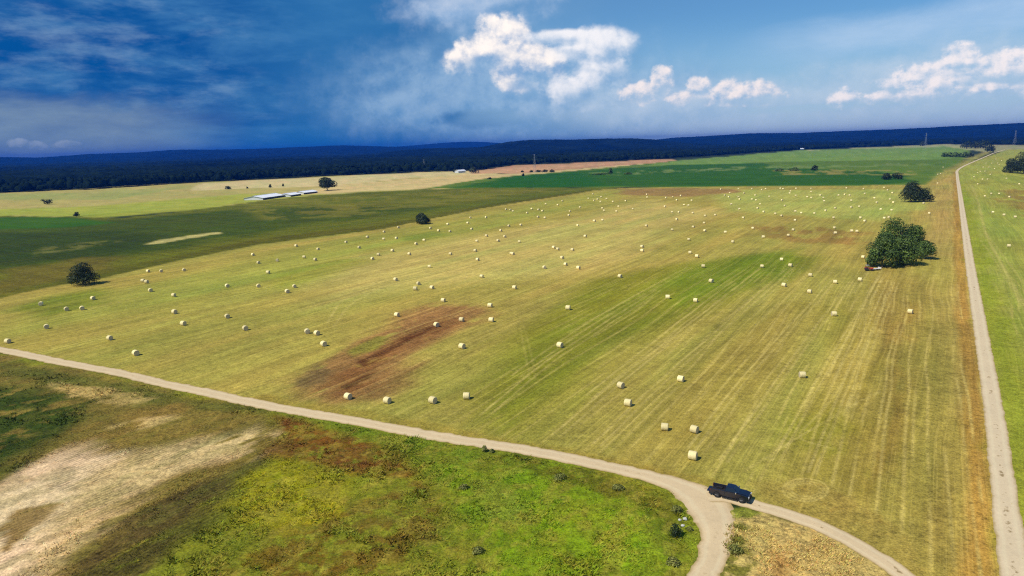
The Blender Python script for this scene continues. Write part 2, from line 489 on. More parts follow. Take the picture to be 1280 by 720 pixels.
# -- rough pasture below the lane
land([(-330, 376), (0, 441), (150, 471), (300, 503), (460, 533), (620, 562), (770, 590), (840, 610), (872, 640), (880, 665), (876, 690), (850, 760), (820, 1100), (-600, 1100), (-900, 420)], (130, 132, 40), 1.2, 1.2, 5, 1, (0.15, 1.05, .1))
land([(-300, 385), (0, 443), (150, 474), (300, 506), (350, 520), (340, 560), (250, 620), (100, 720), (-100, 820), (-500, 700)], (132, 110, 58), 3, 5, 9, 0.9, (.4, 1.1, 0), None, 2)
land([(0, 452), (120, 472), (240, 497), (330, 512), (250, 512), (150, 497), (60, 478), (0, 468)], (90, 96, 40), 2, 3, 7, 0.7, (.1, 1.1, .3))
land([(-200, 500), (0, 482), (80, 486), (118, 505), (90, 540), (40, 585), (-20, 610), (-200, 640)], (40, 68, 16), 6, 8, 9, 0.9, (.2, 1.2, 0), 0.34, 1.5)
land([(-120, 700), (-60, 640), (0, 600), (60, 570), (120, 556), (150, 566), (130, 600), (100, 640), (60, 690), (0, 740), (-100, 800)], (232, 202, 174), 3.5, 5, 7, 0.95, (.4, .8, 0), None, 2)
land([(0, 660), (24, 638), (50, 630), (76, 626), (60, 648), (30, 672), (10, 690), (0, 690)], (140, 108, 52), .8, 2, 4, 0.85)
land([(110, 590), (180, 560), (250, 545), (320, 532), (350, 545), (330, 565), (240, 590), (160, 630), (60, 720), (30, 720)], (216, 184, 144), 3, 4, 6, 0.92, (.4, 1, 0), 0.33, 4)
land([(140, 534), (180, 522), (230, 520), (190, 536), (150, 545)], (204, 172, 122), 1.5, 3, 5, 0.75, (1, 1, 0), 0.42, 3)
land([(60, 480), (150, 490), (190, 500), (160, 508), (90, 495)], (196, 166, 112), 1.2, 3, 5, 0.75, None, 0.45, 2)
land([(160, 640), (240, 605), (330, 575), (345, 590), (290, 630), (210, 680), (130, 760), (60, 780)], (84, 68, 40), 3, 5, 6, 0.85, (.5, 1.2, 0), 0.3, 3)
land([(352, 520), (430, 538), (490, 560), (500, 590), (440, 590), (390, 575), (350, 572)], (118, 70, 36), 3, 5, 6, 0.92, (0, 1.1, 0), 0.28)
land([(360, 536), (420, 542), (455, 556), (420, 560), (370, 552)], (132, 84, 30), 1, 2, 4, 0.6)
land([(300, 600), (345, 575), (400, 585), (440, 600), (420, 640), (330, 665), (280, 650)], (152, 142, 26), 2.5, 4, 6, 0.85)
land([(330, 700), (420, 640), (520, 600), (560, 640), (500, 720), (380, 780)], (112, 84, 36), 2.5, 4, 5, 0.75, None, 0.46)
land([(240, 780), (300, 690), (400, 660), (470, 690), (420, 780)], (116, 92, 30), 2, 4, 5, 0.75, None, 0.42)
land([(360, 515), (460, 534), (540, 549), (600, 562), (680, 590), (700, 640), (600, 620), (540, 590), (500, 562), (420, 537)], (112, 128, 34), 2, 3, 6, 0.85)
land([(560, 590), (660, 580), (760, 600), (840, 640), (850, 680), (820, 780), (560, 790), (600, 680)], (122, 146, 26), 3, 5, 8, 0.88)
land([(620, 640), (700, 620), (800, 650), (820, 690), (720, 720), (640, 690)], (124, 150, 22), 2.5, 5, 5, 0.7, None, 0.42)
land([(640, 570), (740, 592), (800, 606), (840, 630), (850, 690), (830, 680), (800, 630), (720, 605), (660, 596)], (92, 92, 26), 1.5, 2.5, 4, 0.75, None, 0.36)
land([(590, 600), (640, 610), (660, 650), (630, 660), (600, 640)], (140, 142, 60), 1.5, 2.5, 5, 0.5)
PAST = [(370, 520), (620, 566), (770, 594), (838, 614), (866, 642), (872, 690), (840, 790), (150, 800), (330, 600)]
land(PAST, (84, 104, 22), 2, 3, 3.2, 0.3, None, 0.56)
land(PAST, (164, 148, 66), 2, 3, 4.0, 0.4, None, 0.57, 1.6)
land(PAST, (134, 116, 44), 2, 3, 7.0, 0.25, None, 0.52)
land([(0, 445), (300, 508), (350, 530), (330, 580), (100, 720), (-100, 760), (-300, 420)], (104, 104, 46), 2, 3, 5.0, 0.35, None, 0.54, 2.5)
# -- wedge between the two lanes on the right
land([(905, 640), (935, 634), (1030, 664), (1100, 706), (1150, 760), (1100, 900), (880, 900), (880, 740), (905, 690)], (184, 160, 104), .8, 1, 5, 1, (.1, 1.2, .2))
land([(898, 690), (912, 655), (935, 660), (940, 700), (915, 760), (880, 760)], (96, 96, 30), 1, 1.6, 4, 0.85, None, 0.4)
land([(915, 637), (940, 634), (952, 640), (935, 648), (915, 646)], (112, 124, 32), .5, .8, 3, 0.8)
land([(965, 690), (985, 700), (1000, 740), (960, 740)], (150, 98, 42), 1, 1.6, 4, 0.5)

TRACKS = []    # (world line, half width, strength, colour)


def track(px, hw, k, col=(206, 186, 120), n=6):
    pts = spline(W(px), n)
    TRACKS.append((pts, hw, k, C(*col)))


for off in (-1, 1):
    track([(1076 + off * 8, 366), (1092 + off * 8, 342), (1096 + off * 8, 330)], .3, .5)
for a, b, c in [((732, 495), (820, 424), (915, 352)), ((690, 545), (800, 452), (950, 336)), ((742, 555), (840, 462), (990, 330)), ((860, 560), (930, 470), (1040, 350)),
                ((900, 575), (980, 462), (1062, 352)), ((640, 470), (740, 400), (860, 333)), ((965, 575), (1030, 460), (1100, 345)), ((600, 520), (700, 440), (820, 362)),
                ((1010, 590), (1066, 450), (1110, 350)), ((1055, 520), (1085, 430), (1118, 352)), ((1035, 470), (1070, 400), (1098, 345))]:
    track([a, b, c], .28, .55)
    track([(a[0] + 9, a[1] + 3), (b[0] + 6.5, b[1] + 2), (c[0] + 5, c[1] + 1.5)], .28, .45)
track([(408, 405), (430, 375), (470, 355), (500, 345)], .35, .45)
track([(416, 410), (440, 380), (480, 358), (510, 348)], .35, .4)
track([(650, 410), (656, 440), (662, 475)], .3, .18)
track([(655, 408), (663, 440), (670, 475)], .3, .15)
track([(1040, 560), (1000, 545), (1030, 510), (1052, 480)], .25, .35)
track([(930, 590), (1000, 545), (1060, 510), (1100, 490)], .25, .4)
for rx, ry, k in ((28, 14, .6), (23, 11, .55), (18, 8, .5)):
    track([(1007 + rx * math.cos(t * math.pi / 8), 612 + ry * math.sin(t * math.pi / 8)) for t in range(17)], .22, k, (198, 178, 112), 3)
track([(1215, 232), (1222, 250), (1232, 290), (1252, 330), (1290, 400), (1350, 520)], .7, .6, (190, 176, 110))
track([(1231, 290), (1262, 330), (1310, 400)], .4, .4, (190, 176, 110))
track([(1225, 300), (1240, 320), (1275, 380), (1330, 480)], .35, .4, (190, 176, 110))


def land_colour(x, y, tracks=True):
    n = len(x)
    col = np.tile(C(46, 60, 34), (n, 1))
    amp = np.tile(np.array([0.0, 0.6, 0.0]), (n, 1))
    uu, vv = x * SL + y * CL, x * CL - y * SL
    for (poly, c, soft, warp, wsc, k, a, gate, st) in LAND:
        P = np.array(poly)
        mg = soft + warp * 1.2
        idx = np.nonzero((x > P[:, 0].min() - mg) & (x < P[:, 0].max() + mg) & (y > P[:, 1].min() - mg) & (y < P[:, 1].max() + mg))[0]
        if not len(idx):
            continue
        xs, ys = x[idx], y[idx]
        us, vs = uu[idx] / (wsc * st), vv[idx] / wsc
        w1 = (fbm(us + 31.7, vs + 4.2, 11, 4, .6) - 0.5) * 2 * warp
        d = sdf_poly(xs, ys, poly) + w1
        m = sstep(-d, -soft, soft) * k
        if gate is not None:
            m = m * sstep(fbm(us * 2.3 + 7.7, vs * 2.3 + 1.3, 23, 4, .6), gate - 0.08, gate + 0.10)
        m = m[:, None]
        col[idx] = col[idx] * (1 - m) + c * m
        if a is not None:
            amp[idx] = amp[idx] * (1 - m) + np.array(a) * m
    # broad unevenness of growth, in streaks along the mowing
    s = fbm(uu / 60, vv / 7, 41, 4, .6) - 0.5
    s2 = fbm(x / 14, y / 14, 43, 4, .6) - 0.5
    g = amp[:, 0:1]
    col = col * (1 + (s * 0.42)[:, None] * np.clip(g, 0, 1) + (s2 * 0.40)[:, None])
    # hue drift between greener and straw coloured growth
    t = (fbm(uu / 90 + 3, vv / 12 + 8, 47, 4, .6) - 0.5)[:, None]
    col = col * (1 + t * np.array([0.45, 0.08, 0.30]))
    # mown ground shows fresh green regrowth between the straw
    gg = np.clip(amp[:, 0:1] - 0.3, 0, 0.6) / 0.6
    col = col * (1 + gg * np.array((-0.04, 0.045, 0.02)))
    # raked lines left by the machines
    w_ = vv + (fbm(uu / 80, vv / 50, 51, 2) - 0.5) * 7
    cell = np.floor(w_ / 2.3)
    jit = _hash(cell.astype(np.int64), np.zeros(len(x), np.int64), 5)
    d_ = np.abs(w_ / 2.3 - cell - 0.5 - (jit - 0.5) * 0.7) * 2.3
    r_ = np.hypot(x, y)
    m = (1 - sstep(d_, .10, .42)) * sstep(fbm(uu / 30, cell * 7.31, 53, 3, .6), .40, .62) * np.clip((amp[:, 0] - .45) * 2, 0, 1) * (1 - sstep(r_, 230, 380)) * 0.34
    m *= 0.35 + 0.9 * sstep(x, -60, 60)
    col = col * (1 - m[:, None]) + C(212, 190, 120) * m[:, None]
    if tracks:
        for pts, hw, k, c in TRACKS:
            P = np.array(pts)
            idx = np.nonzero((x > P[:, 0].min() - 3) & (x < P[:, 0].max() + 3) & (y > P[:, 1].min() - 3) & (y < P[:, 1].max() + 3))[0]
            if not len(idx):
                continue
            d = dist_line(x[idx], y[idx], pts)
            m = (1 - sstep(d, hw * .4, hw * 1.5)) * k * (0.3 + 1.0 * fbm(x[idx] / 3, y[idx] / 3, 77, 2))
            m = np.clip(m, 0, 1)[:, None]
            col[idx] = col[idx] * (1 - m) + c * m
    return np.clip(col, 0.004, 0.9), amp


# ------------------------------------------------------------------ materials
def new_mat(name):
    m = bpy.data.materials.new(name)
    m.use_nodes = True
    nt = m.node_tree
    b = nt.nodes['Principled BSDF']
    return m, nt, b


def plain(name, col, rough=0.6, metal=0.0, vary=0.15, scale=6.0, spec=0.5, coat=0.0):
    m, nt, b = new_mat(name)
    g = nt.nodes.new('ShaderNodeTexCoord')
    n = noise(nt, g.outputs['Object'], scale, 5, 0.6)
    f = (n - 0.5) * (2 * vary) + 1.0
    c = mixc(nt, 1.0, tuple(col), combine(nt, f, f, f), 'MULTIPLY')
    nt.links.new(c, b.inputs['Base Color'])
    b.inputs['Roughness'].default_value = rough
    b.inputs['Metallic'].default_value = metal
    b.inputs['Specular IOR Level'].default_value = spec
    b.inputs['Coat Weight'].default_value = coat
    b.inputs['Coat Roughness'].default_value = 0.05
    return m


def pos_uv(nt):
    g = nt.nodes.new('ShaderNodeNewGeometry')
    s = nt.nodes.new('ShaderNodeSeparateXYZ')
    nt.links.new(g.outputs['Position'], s.inputs[0])
    px, py = X(nt, s.outputs[0]), X(nt, s.outputs[1])
    return g.outputs['Position'], px * SL + py * CL, px * CL - py * SL


def ground_material():
    m, nt, b = new_mat('field_ground')
    pos, u, v = pos_uv(nt)
    at = nt.nodes.new('ShaderNodeAttribute')
    at.attribute_name = 'Col'
    am = nt.nodes.new('ShaderNodeAttribute')
    am.attribute_name = 'Amp'
    sp = nt.nodes.new('ShaderNodeSeparateColor')
    nt.links.new(am.outputs['Color'], sp.inputs[0])
    rows, grain, cross = (X(nt, sp.outputs[i]) for i in range(3))
    wob = noise(nt, pos, 0.010, 2, 0.5)
    vw = v + (wob - 0.5) * 7
    s1 = noise(nt, combine(nt, u * 0.012, vw * 0.42), 1.0, 5, 0.62)
    s2 = noise(nt, combine(nt, u * 0.03, vw * 1.5, 4.0), 1.0, 4, 0.6)
    lines = noise(nt, combine(nt, u * 0.008, vw * 0.62, 9.0), 1.0, 4, 0.75).ss(0.56, 0.72)
    x1 = noise(nt, combine(nt, u * 0.16, v * 0.006, 2.0), 1.0, 5, 0.65)
    g1 = noise(nt, pos, 0.9, 6, 0.68)
    g2 = noise(nt, pos, 3.2, 5, 0.7)
    clump = noise(nt, pos, 0.28, 5, 0.66, 0.6)
    l2 = noise(nt, combine(nt, u * 0.014, vw * 1.35, 19.0), 1.0, 3, 0.7).ss(0.55, 0.70)
    fur = nt.nodes.new('ShaderNodeAttribute')
    fur.attribute_name = 'Furrow'
    furrow = X(nt, fur.outputs['Fac'])
    drill = ((vw * 7.6 + (g1 - 0.5) * 5.0 + (clump - 0.5) * 6).sin() * 0.5 + 0.5) * furrow
    f = 1.0 + rows * ((s1 - 0.5) * 0.85 + (s2 - 0.5) * 0.75 + lines * 0.28 + l2 * 0.26 - 0.04) + cross * (x1 - 0.5) * 1.5
    f = f * (1.0 + grain * ((g1 - 0.5) * 1.7 + (g2 - 0.5) * 2.6 + (clump - 0.5) * 1.2))
    f = f * (1.08 - drill * 0.30)
    f = f.max(0.16).min(2.2)
    c = mixc(nt, 1.0, at.outputs['Color'], combine(nt, f, f, f), 'MULTIPLY')
    # straw coloured litter on the mown rows, bare spots in rough growth
    litter = (lines * 0.50 + l2 * 0.45 + (g2 - 0.5) * 0.8).clamp() * rows.clamp() * 0.5
    c = mixc(nt, litter, c, tuple(C(196, 172, 108)))
    dry = (noise(nt, pos, 0.55, 4, 0.7).ss(0.52, 0.72)) * grain.clamp() * (1.0 - rows.clamp() * 0.7) * 0.35
    c = mixc(nt, dry, c, mixc(nt, 1.0, c, (1.5, 1.1, 0.85), 'MULTIPLY'))
    nt.links.new(c, b.inputs['Base Color'])
    b.inputs['Roughness'].default_value = 0.95
    b.inputs['Specular IOR Level'].default_value = 0.08
    bump = nt.nodes.new('ShaderNodeBump')
    hgt = g1 * 0.5 + g2 * 0.22 + clump * 0.6 * grain + s2 * rows * 0.35 - drill * 0.2
    nt.links.new((hgt * (grain * 0.8 + 0.2)).s, bump.inputs['Height'])
    bump.inputs['Distance'].default_value = 0.55
    bump.inputs['Strength'].default_value = 0.7
    nt.links.new(bump.outputs[0], b.inputs['Normal'])
    return m


def road_material(name, tone, rut=True):
    m, nt, b = new_mat(name)
    pos, u, v = pos_uv(nt)
    uvn = nt.nodes.new('ShaderNodeAttribute')
    uvn.attribute_name = 'Lane'
    sp = nt.nodes.new('ShaderNodeSeparateColor')
    nt.links.new(uvn.outputs['Color'], sp.inputs[0])
    across, mid = X(nt, sp.outputs[0]), X(nt, sp.outputs[1])
    g1 = noise(nt, pos, 1.1, 6, 0.65)
    g2 = noise(nt, pos, 5.0, 4, 0.7)
    g3 = noise(nt, pos, 0.22, 4, 0.6)
    f = 0.98 + (g1 - 0.5) * 0.30 + (g2 - 0.5) * 0.30 + (g3 - 0.5) * 0.30
    c = mixc(nt, 1.0, tuple(C(*tone)), combine(nt, f, f, f * 0.98), 'MULTIPLY')
    centre = (across - 0.5).abs()
    crown = centre.ss(0.16, 0.03) * (g1 + (g3 - 0.5)).ss(0.58, 0.70) * mid
    c = mixc(nt, crown * 0.75, c, tuple(C(128, 104, 66)))
    edge = (centre + (g1 - 0.5) * 0.22).ss(0.36, 0.52)
    c = mixc(nt, edge * 0.7, c, tuple(C(158, 132, 78)))
    rutm = ((centre - 0.25).abs() + (g3 - 0.5) * 0.05).ss(0.10, 0.02) * 0.25
    c = mixc(nt, rutm, c, tuple(C(236, 224, 206)))
    nt.links.new(c, b.inputs['Base Color'])
    b.inputs['Roughness'].default_value = 0.95
    b.inputs['Specular IOR Level'].default_value = 0.1
    bump = nt.nodes.new('ShaderNodeBump')
    nt.links.new((g1 * 0.5 + g2 * 0.3).s, bump.inputs['Height'])
    bump.inputs['Distance'].default_value = 0.12
    bump.inputs['Strength'].default_value = 0.5
    nt.links.new(bump.outputs[0], b.inputs['Normal'])
    return m


def leaf_material(name, dark, light, rough=0.55, spec=0.25):
    m, nt, b = new_mat(name)
    at = nt.nodes.new('ShaderNodeAttribute')
    at.attribute_name = 'Col'
    sp = nt.nodes.new('ShaderNodeSeparateColor')
    nt.links.new(at.outputs['Color'], sp.inputs[0])
    c = mixc(nt, X(nt, sp.outputs[0]), tuple(dark), tuple(light))
    nt.links.new(c, b.inputs['Base Color'])
    b.inputs['Roughness'].default_value = rough
    b.inputs['Specular IOR Level'].default_value = spec
    return m


def bale_material():
    m, nt, b = new_mat('straw_bale')
    g = nt.nodes.new('ShaderNodeTexCoord')
    n1 = noise(nt, g.outputs['Object'], 3.5, 5, 0.65)
    s = nt.nodes.new('ShaderNodeSeparateXYZ')
    nt.links.new(g.outputs['Object'], s.inputs[0])
    x_, y_, z_ = (X(nt, s.outputs[i]) for i in range(3))
    n2 = noise(nt, combine(nt, x_ * 22, y_ * 2, z_ * 2), 1.0, 4, 0.6)
    oi = nt.nodes.new('ShaderNodeObjectInfo')
    rnd = X(nt, oi.outputs['Random'])
    f = 0.98 + (n1 - 0.5) * 0.45 + (n2 - 0.5) * 0.4 + (rnd - 0.5) * 0.42
    c = mixc(nt, 1.0, (0.88, 0.74, 0.36), combine(nt, f, f, f), 'MULTIPLY')
    nt.links.new(c, b.inputs['Base Color'])
    b.inputs['Roughness'].default_value = 0.85
    b.inputs['Specular IOR Level'].default_value = 0.2
    bump = nt.nodes.new('ShaderNodeBump')
    nt.links.new((n1 + n2 * 0.6).s, bump.inputs['Height'])
    bump.inputs['Distance'].default_value = 0.08
    nt.links.new(bump.outputs[0], b.inputs['Normal'])
    return m


def bale_end_material():
    m, nt, b = new_mat('bale_spiral_end')
    g = nt.nodes.new('ShaderNodeTexCoord')
    s = nt.nodes.new('ShaderNodeSeparateXYZ')
    nt.links.new(g.outputs['Object'], s.inputs[0])
    y_, z_ = X(nt, s.outputs[1]), X(nt, s.outputs[2])
    n1 = noise(nt, g.outputs['Object'], 5.0, 4, 0.65)
    r_ = (y_ * y_ + (z_ - 0.74) * (z_ - 0.74)).sqrt()
    ring = (r_ * 55 + n1 * 4).sin()
    f = 0.86 + ring * 0.09 + (n1 - 0.5) * 0.5
    c = mixc(nt, 1.0, (0.66, 0.55, 0.33), combine(nt, f, f, f), 'MULTIPLY')
    nt.links.new(c, b.inputs['Base Color'])
    b.inputs['Roughness'].default_value = 0.95
    return m


M = {}
M['ground'] = ground_material()
M['lane'] = road_material('pale_dirt', (222, 198, 178))
M['gravel'] = road_material('levee_gravel', (222, 202, 188))
M['bale'] = bale_material()
M['bale_end'] = bale_end_material()
M['leaf_dark'] = leaf_material('leaf_dark', (0.012, 0.024, 0.007), (0.050, 0.076, 0.016))
M['leaf_oak'] = leaf_material('leaf_oak', (0.026, 0.056, 0.009), (0.15, 0.220, 0.034))
M['leaf_far'] = leaf_material('leaf_far', (0.003, 0.007, 0.006), (0.012, 0.024, 0.012), 0.95, 0.0)  # storm cloud's shade over far wood and hills is put into this dark colour
M['leaf_weed'] = leaf_material('leaf_weed', (0.11, 0.13, 0.026), (0.30, 0.29, 0.06))
M['bark'] = plain('bark', (0.09, 0.07, 0.05), 0.9, vary=0.3)
M['paint'] = plain('truck_paint', (0.006, 0.008, 0.020), 0.25, 0.3, 0.05, 2, 0.5, 1.0)
M['glass'] = plain('truck_glass', (0.006, 0.008, 0.011), 0.05, 0, 0.02, 2, 0.8, 0.0)
M['rubber'] = plain('tyre_rubber', (0.018, 0.018, 0.018), 0.85)
M['alloy'] = plain('wheel_alloy', (0.10, 0.10, 0.105), 0.45, 0.6)
M['plastic'] = plain('black_plastic', (0.012, 0.012, 0.013), 0.6)
M['lens'] = plain('lamp_lens', (0.85, 0.86, 0.88), 0.12, 0.2, 0.03)
M['redlens'] = plain('red_lens', (0.35, 0.01, 0.01), 0.2)
M['chrome'] = plain('chrome', (0.75, 0.76, 0.78), 0.12, 1.0, 0.03)
M['white_roof'] = plain('white_metal_roof', (0.90, 0.90, 0.90), 0.5, 0.0, 0.08, 0.4)
M['shed_wall'] = plain('shed_wall', (0.05, 0.055, 0.06), 0.8, 0.0, 0.2, 0.4)
M['shed_end'] = plain('shed_end_wall', (0.62, 0.64, 0.64), 0.7, 0.0, 0.1, 0.4)
M['steel'] = plain('galvanised_steel', (0.34, 0.37, 0.40), 0.5, 0.3, 0.1)
M['red'] = plain('tractor_red', (0.42, 0.05, 0.03), 0.4, 0, 0.1)
M['pale_deck'] = plain('bleached_deck', (0.62, 0.58, 0.52), 0.8, 0, 0.15)
M['stone'] = plain('pale_stone', (0.55, 0.53, 0.46), 0.8, 0, 0.2, 4)


# ------------------------------------------------------------------ mesh helpers
def obj(name, me, mat=None, parent=None):
    o = bpy.data.objects.new(name, me)
    COL.objects.link(o)
    if mat is not None and not me.materials:
        for m_ in (mat if isinstance(mat, (list, tuple)) else [mat]):
            me.materials.append(m_)
    if parent is not None:
        o.parent = parent
    return o


def tag(o, label=None, cat=None, group=None, kind=None):
    if label:
        o['label'] = label
    if cat:
        o['category'] = cat
    if group:
        o['group'] = group
    if kind:
        o['kind'] = kind
    return o


def thing(name, label, cat, loc=(0, 0, 0), rz=0.0, group=None):
    e = bpy.data.objects.new(name, None)
    e.empty_display_size = 0.5
    COL.objects.link(e)
    e.location = loc
    e.rotation_euler = (0, 0, rz)
    return tag(e, label, cat, group)


def mesh_from(name, V, Fq, smooth=False, cols=None):
    """numpy verts (n,3) and faces (m,k) of one size"""
    V = np.ascontiguousarray(V, np.float32)
    Fq = np.ascontiguousarray(Fq, np.int32)
    me = bpy.data.meshes.new(name)
    k = Fq.shape[1]
    me.vertices.add(len(V))
    me.vertices.foreach_set('co', V.ravel())
    me.loops.add(Fq.size)
    me.loops.foreach_set('vertex_index', Fq.ravel())
    me.polygons.add(len(Fq))
    me.polygons.foreach_set('loop_start', np.arange(0, Fq.size, k, dtype=np.int32))
    me.polygons.foreach_set('loop_total', np.full(len(Fq), k, np.int32))
    if smooth:
        me.polygons.foreach_set('use_smooth', np.ones(len(Fq), bool))
    if cols is not None:
        for nm, c in cols.items():
            a = me.attributes.new(nm, 'FLOAT_COLOR', 'POINT')
            c4_ = np.ones((len(V), 4), np.float32)
            c4_[:, :3] = c
            a.data.foreach_set('color', c4_.ravel())
    me.update(calc_edges=True)
    me.validate()
    return me


def bm_mesh(name, bm, smooth=False):
    me = bpy.data.meshes.new(name)
    bmesh.ops.recalc_face_normals(bm, faces=bm.faces)
    bm.to_mesh(me)
    bm.free()
    if smooth:
        for p in me.polygons:
            p.use_smooth = True
    return me


def add_box(bm, x0, x1, y0, y1, z0, z1, bev=0.0, tw=None):
    """box; tw = (sx, sy) scale of the top face"""
    g = bmesh.ops.create_cube(bm, size=1.0)
    cx, cy_ = (x0 + x1) / 2, (y0 + y1) / 2
    for v in g['verts']:
        top = v.co.z > 0
        sx, sy = (tw if (tw and top) else (1, 1))
        v.co = Vector((cx + v.co.x * (x1 - x0) * sx, cy_ + v.co.y * (y1 - y0) * sy, z1 if top else z0))
    if bev:
        es = list({e for v in g['verts'] for e in v.link_edges})
        bmesh.ops.bevel(bm, geom=es, offset=bev, segments=2, affect='EDGES', profile=0.6)


def add_prism(bm, prof, y0, y1, bev=0.0):
    """polygon (x, z) extruded along y"""
    a = [bm.verts.new((p[0], y0, p[1])) for p in prof]
    b_ = [bm.verts.new((p[0], y1, p[1])) for p in prof]
    fs = [bm.faces.new(a), bm.faces.new(list(reversed(b_)))]
    n = len(prof)
    for i in range(n):
        fs.append(bm.faces.new((a[i], b_[i], b_[(i + 1) % n], a[(i + 1) % n])))
    if bev:
        es = [e for e in fs[0].edges] + [e for e in fs[1].edges]
        bmesh.ops.bevel(bm, geom=es, offset=bev, segments=2, affect='EDGES', profile=0.6)


def add_tube(bm, pts, radii, n=8, cap=True):
    rings = []
    P = [Vector(p) for p in pts]
    for i, p in enumerate(P):
        t = (P[min(i + 1, len(P) - 1)] - P[max(i - 1, 0)]).normalized()
        a = t.orthogonal().normalized()
        b_ = t.cross(a)
        rings.append([bm.verts.new(p + (a * math.cos(2 * math.pi * k / n) + b_ * math.sin(2 * math.pi * k / n)) * radii[i]) for k in range(n)])
    for r0, r1 in zip(rings[:-1], rings[1:]):
        for k in range(n):
            bm.faces.new((r0[k], r0[(k + 1) % n], r1[(k + 1) % n], r1[k]))
    if cap:
        bm.faces.new(list(reversed(rings[0])))
        bm.faces.new(rings[-1])


def add_lathe_y(bm, prof, n=24, c=(0, 0, 0)):
    """profile of (radius, y) turned round the y axis"""
    rings = []
    for r_, y in prof:
        rings.append([bm.verts.new((c[0] + r_ * math.cos(2 * math.pi * k / n), c[1] + y, c[2] + r_ * math.sin(2 * math.pi * k / n))) for k in range(n)])
    for r0, r1 in zip(rings[:-1], rings[1:]):
        for k in range(n):
            bm.faces.new((r0[k], r0[(k + 1) % n], r1[(k + 1) % n], r1[k]))
    bm.faces.new(rings[0])
    bm.faces.new(list(reversed(rings[-1])))


# ------------------------------------------------------------------ the ground: one sheet to the horizon
def build_ground():
    azs = np.radians(np.concatenate([np.arange(-46, 46, 0.098), np.arange(46, 314, 5.0)]))
    dyp = np.arange(700, 18, -1.15)
    rr = np.concatenate([np.geomspace(3, CAM_H * FPX / 705.0, 10), CAM_H * FPX / dyp, np.geomspace(CAM_H * FPX / 17.0, 15400, 22)])
    A, R = np.meshgrid(azs, rr)
    x, y = (np.sin(A) * R).ravel(), (np.cos(A) * R).ravel()
    z = height(x, y)
    na, nr = len(azs), len(rr)
    V = np.column_stack([x, y, z])
    V = np.vstack([V, [[0, 0, hz1(0, 0)]]])
    i = np.arange(na)
    j = (i + 1) % na
    quads = []
    for k in range(nr - 1):
        quads.append(np.column_stack([k * na + i, k * na + j, (k + 1) * na + j, (k + 1) * na + i]))
    Q = np.vstack(quads)[:, ::-1]
    cen = np.column_stack([np.full(na, na * nr), j, i, i])[:, :3]
    col, amp = land_colour(np.append(x, 0.0), np.append(y, 0.0))
    rough = np.clip((amp[:, 1] - 0.95) * 4, 0, 1) * (1 - 0.75 * np.clip(amp[:, 0], 0, 1))
    lanes = [(spline(W(px), 6), w) for px, w in ((ROAD_FIELD, 2.4), (ROAD_BRANCH, 2.0), (ROAD_LEVEE[:6], 2.2))]
    near = np.nonzero((rough > 0) & (np.hypot(V[:, 0], V[:, 1]) < 240))[0]
    keep = np.ones(len(V))
    for pts, w in lanes:
        keep[near] = np.minimum(keep[near], sstep(dist_line(V[near, 0], V[near, 1], pts), w, w + 1.2))
    V[near, 2] += tussocks(V[near, 0], V[near, 1]) * rough[near] * keep[near]
    T = np.vstack([Q[:, [0, 1, 2]], Q[:, [0, 2, 3]], cen])
    fr = sdf_poly(V[:, 0], V[:, 1], W([(-300, 420), (0, 445), (150, 475), (300, 508), (348, 525), (345, 580), (300, 640), (200, 720), (120, 800), (-400, 900)]))
    fr = sstep(-fr, -1.5, 3.0) * sstep(fbm(V[:, 0] / 9, V[:, 1] / 9, 101, 3), .38, .55)
    me = mesh_from('ground', V, T, True, {'Col': col, 'Amp': amp, 'Furrow': np.repeat(fr[:, None], 3, 1)})
    o = obj('ground', me, M['ground'])
    return tag(o, kind='structure')


build_ground()


def build_road(name, px, width, mat, mid, flare=None, jag=0.2, seed=3, zoff=0.03):
    pts = spline([G(a, b)[:2] for a, b in px], 40)
    P = np.array(pts)
    # resample to even steps of about 1 m near, longer far away
    seg = np.hypot(*np.diff(P, axis=0).T)
    s = np.concatenate([[0], np.cumsum(seg)])
    ss = [0.0]
    while ss[-1] < s[-1]:
        q = np.array([np.interp(ss[-1], s, P[:, 0]), np.interp(ss[-1], s, P[:, 1])])
        ss.append(ss[-1] + max(0.5, np.hypot(*q) / 220.0))
    ss = np.array(ss[:-1] + [s[-1]])
    Q = np.column_stack([np.interp(ss, s, P[:, 0]), np.interp(ss, s, P[:, 1])])
    T = np.gradient(Q, axis=0)
    T /= np.linalg.norm(T, axis=1)[:, None]
    N = np.column_stack([T[:, 1], -T[:, 0]])
    w = np.full(len(Q), width / 2)
    if flare is not None:
        for (fx, fy, rad_m, extra) in flare:
            g = G(fx, fy)[:2]
            d = np.hypot(Q[:, 0] - g[0], Q[:, 1] - g[1])
            w = w + extra * np.exp(-(d / rad_m) ** 2)
    jl = (fbm(ss / 1.7, ss * 0 + seed, seed, 3, .7) - .5) * 2 * jag
    jr = (fbm(ss / 1.7, ss * 0 + seed + 9, seed + 5, 3, .7) - .5) * 2 * jag
    K = 7
    V, cl = [], []
    for k in range(K):
        f = k / (K - 1)
        off = (-w + jl) * (1 - f) + (w + jr) * f
        xy = Q + N * off[:, None]
        zz = height(xy[:, 0], xy[:, 1]) + zoff - (0.025 if k in (0, K - 1) else 0) + (0.02 if k == 3 else 0)
        V.append(np.column_stack([xy, zz]))
        cl.append(np.column_stack([np.full(len(Q), f), np.full(len(Q), mid), np.zeros(len(Q))]))
    V = np.stack(V, 1).reshape(-1, 3)
    cl = np.stack(cl, 1).reshape(-1, 3)
    n = len(Q)
    I = np.arange(n - 1)[:, None] * K + np.arange(K - 1)[None, :]
    I = I.ravel()
    F = np.column_stack([I, I + 1, I + K + 1, I + K])
    me = mesh_from(name, V, F, True, {'Lane': cl})
    o = obj(name, me, mat)
    return tag(o, kind='structure')


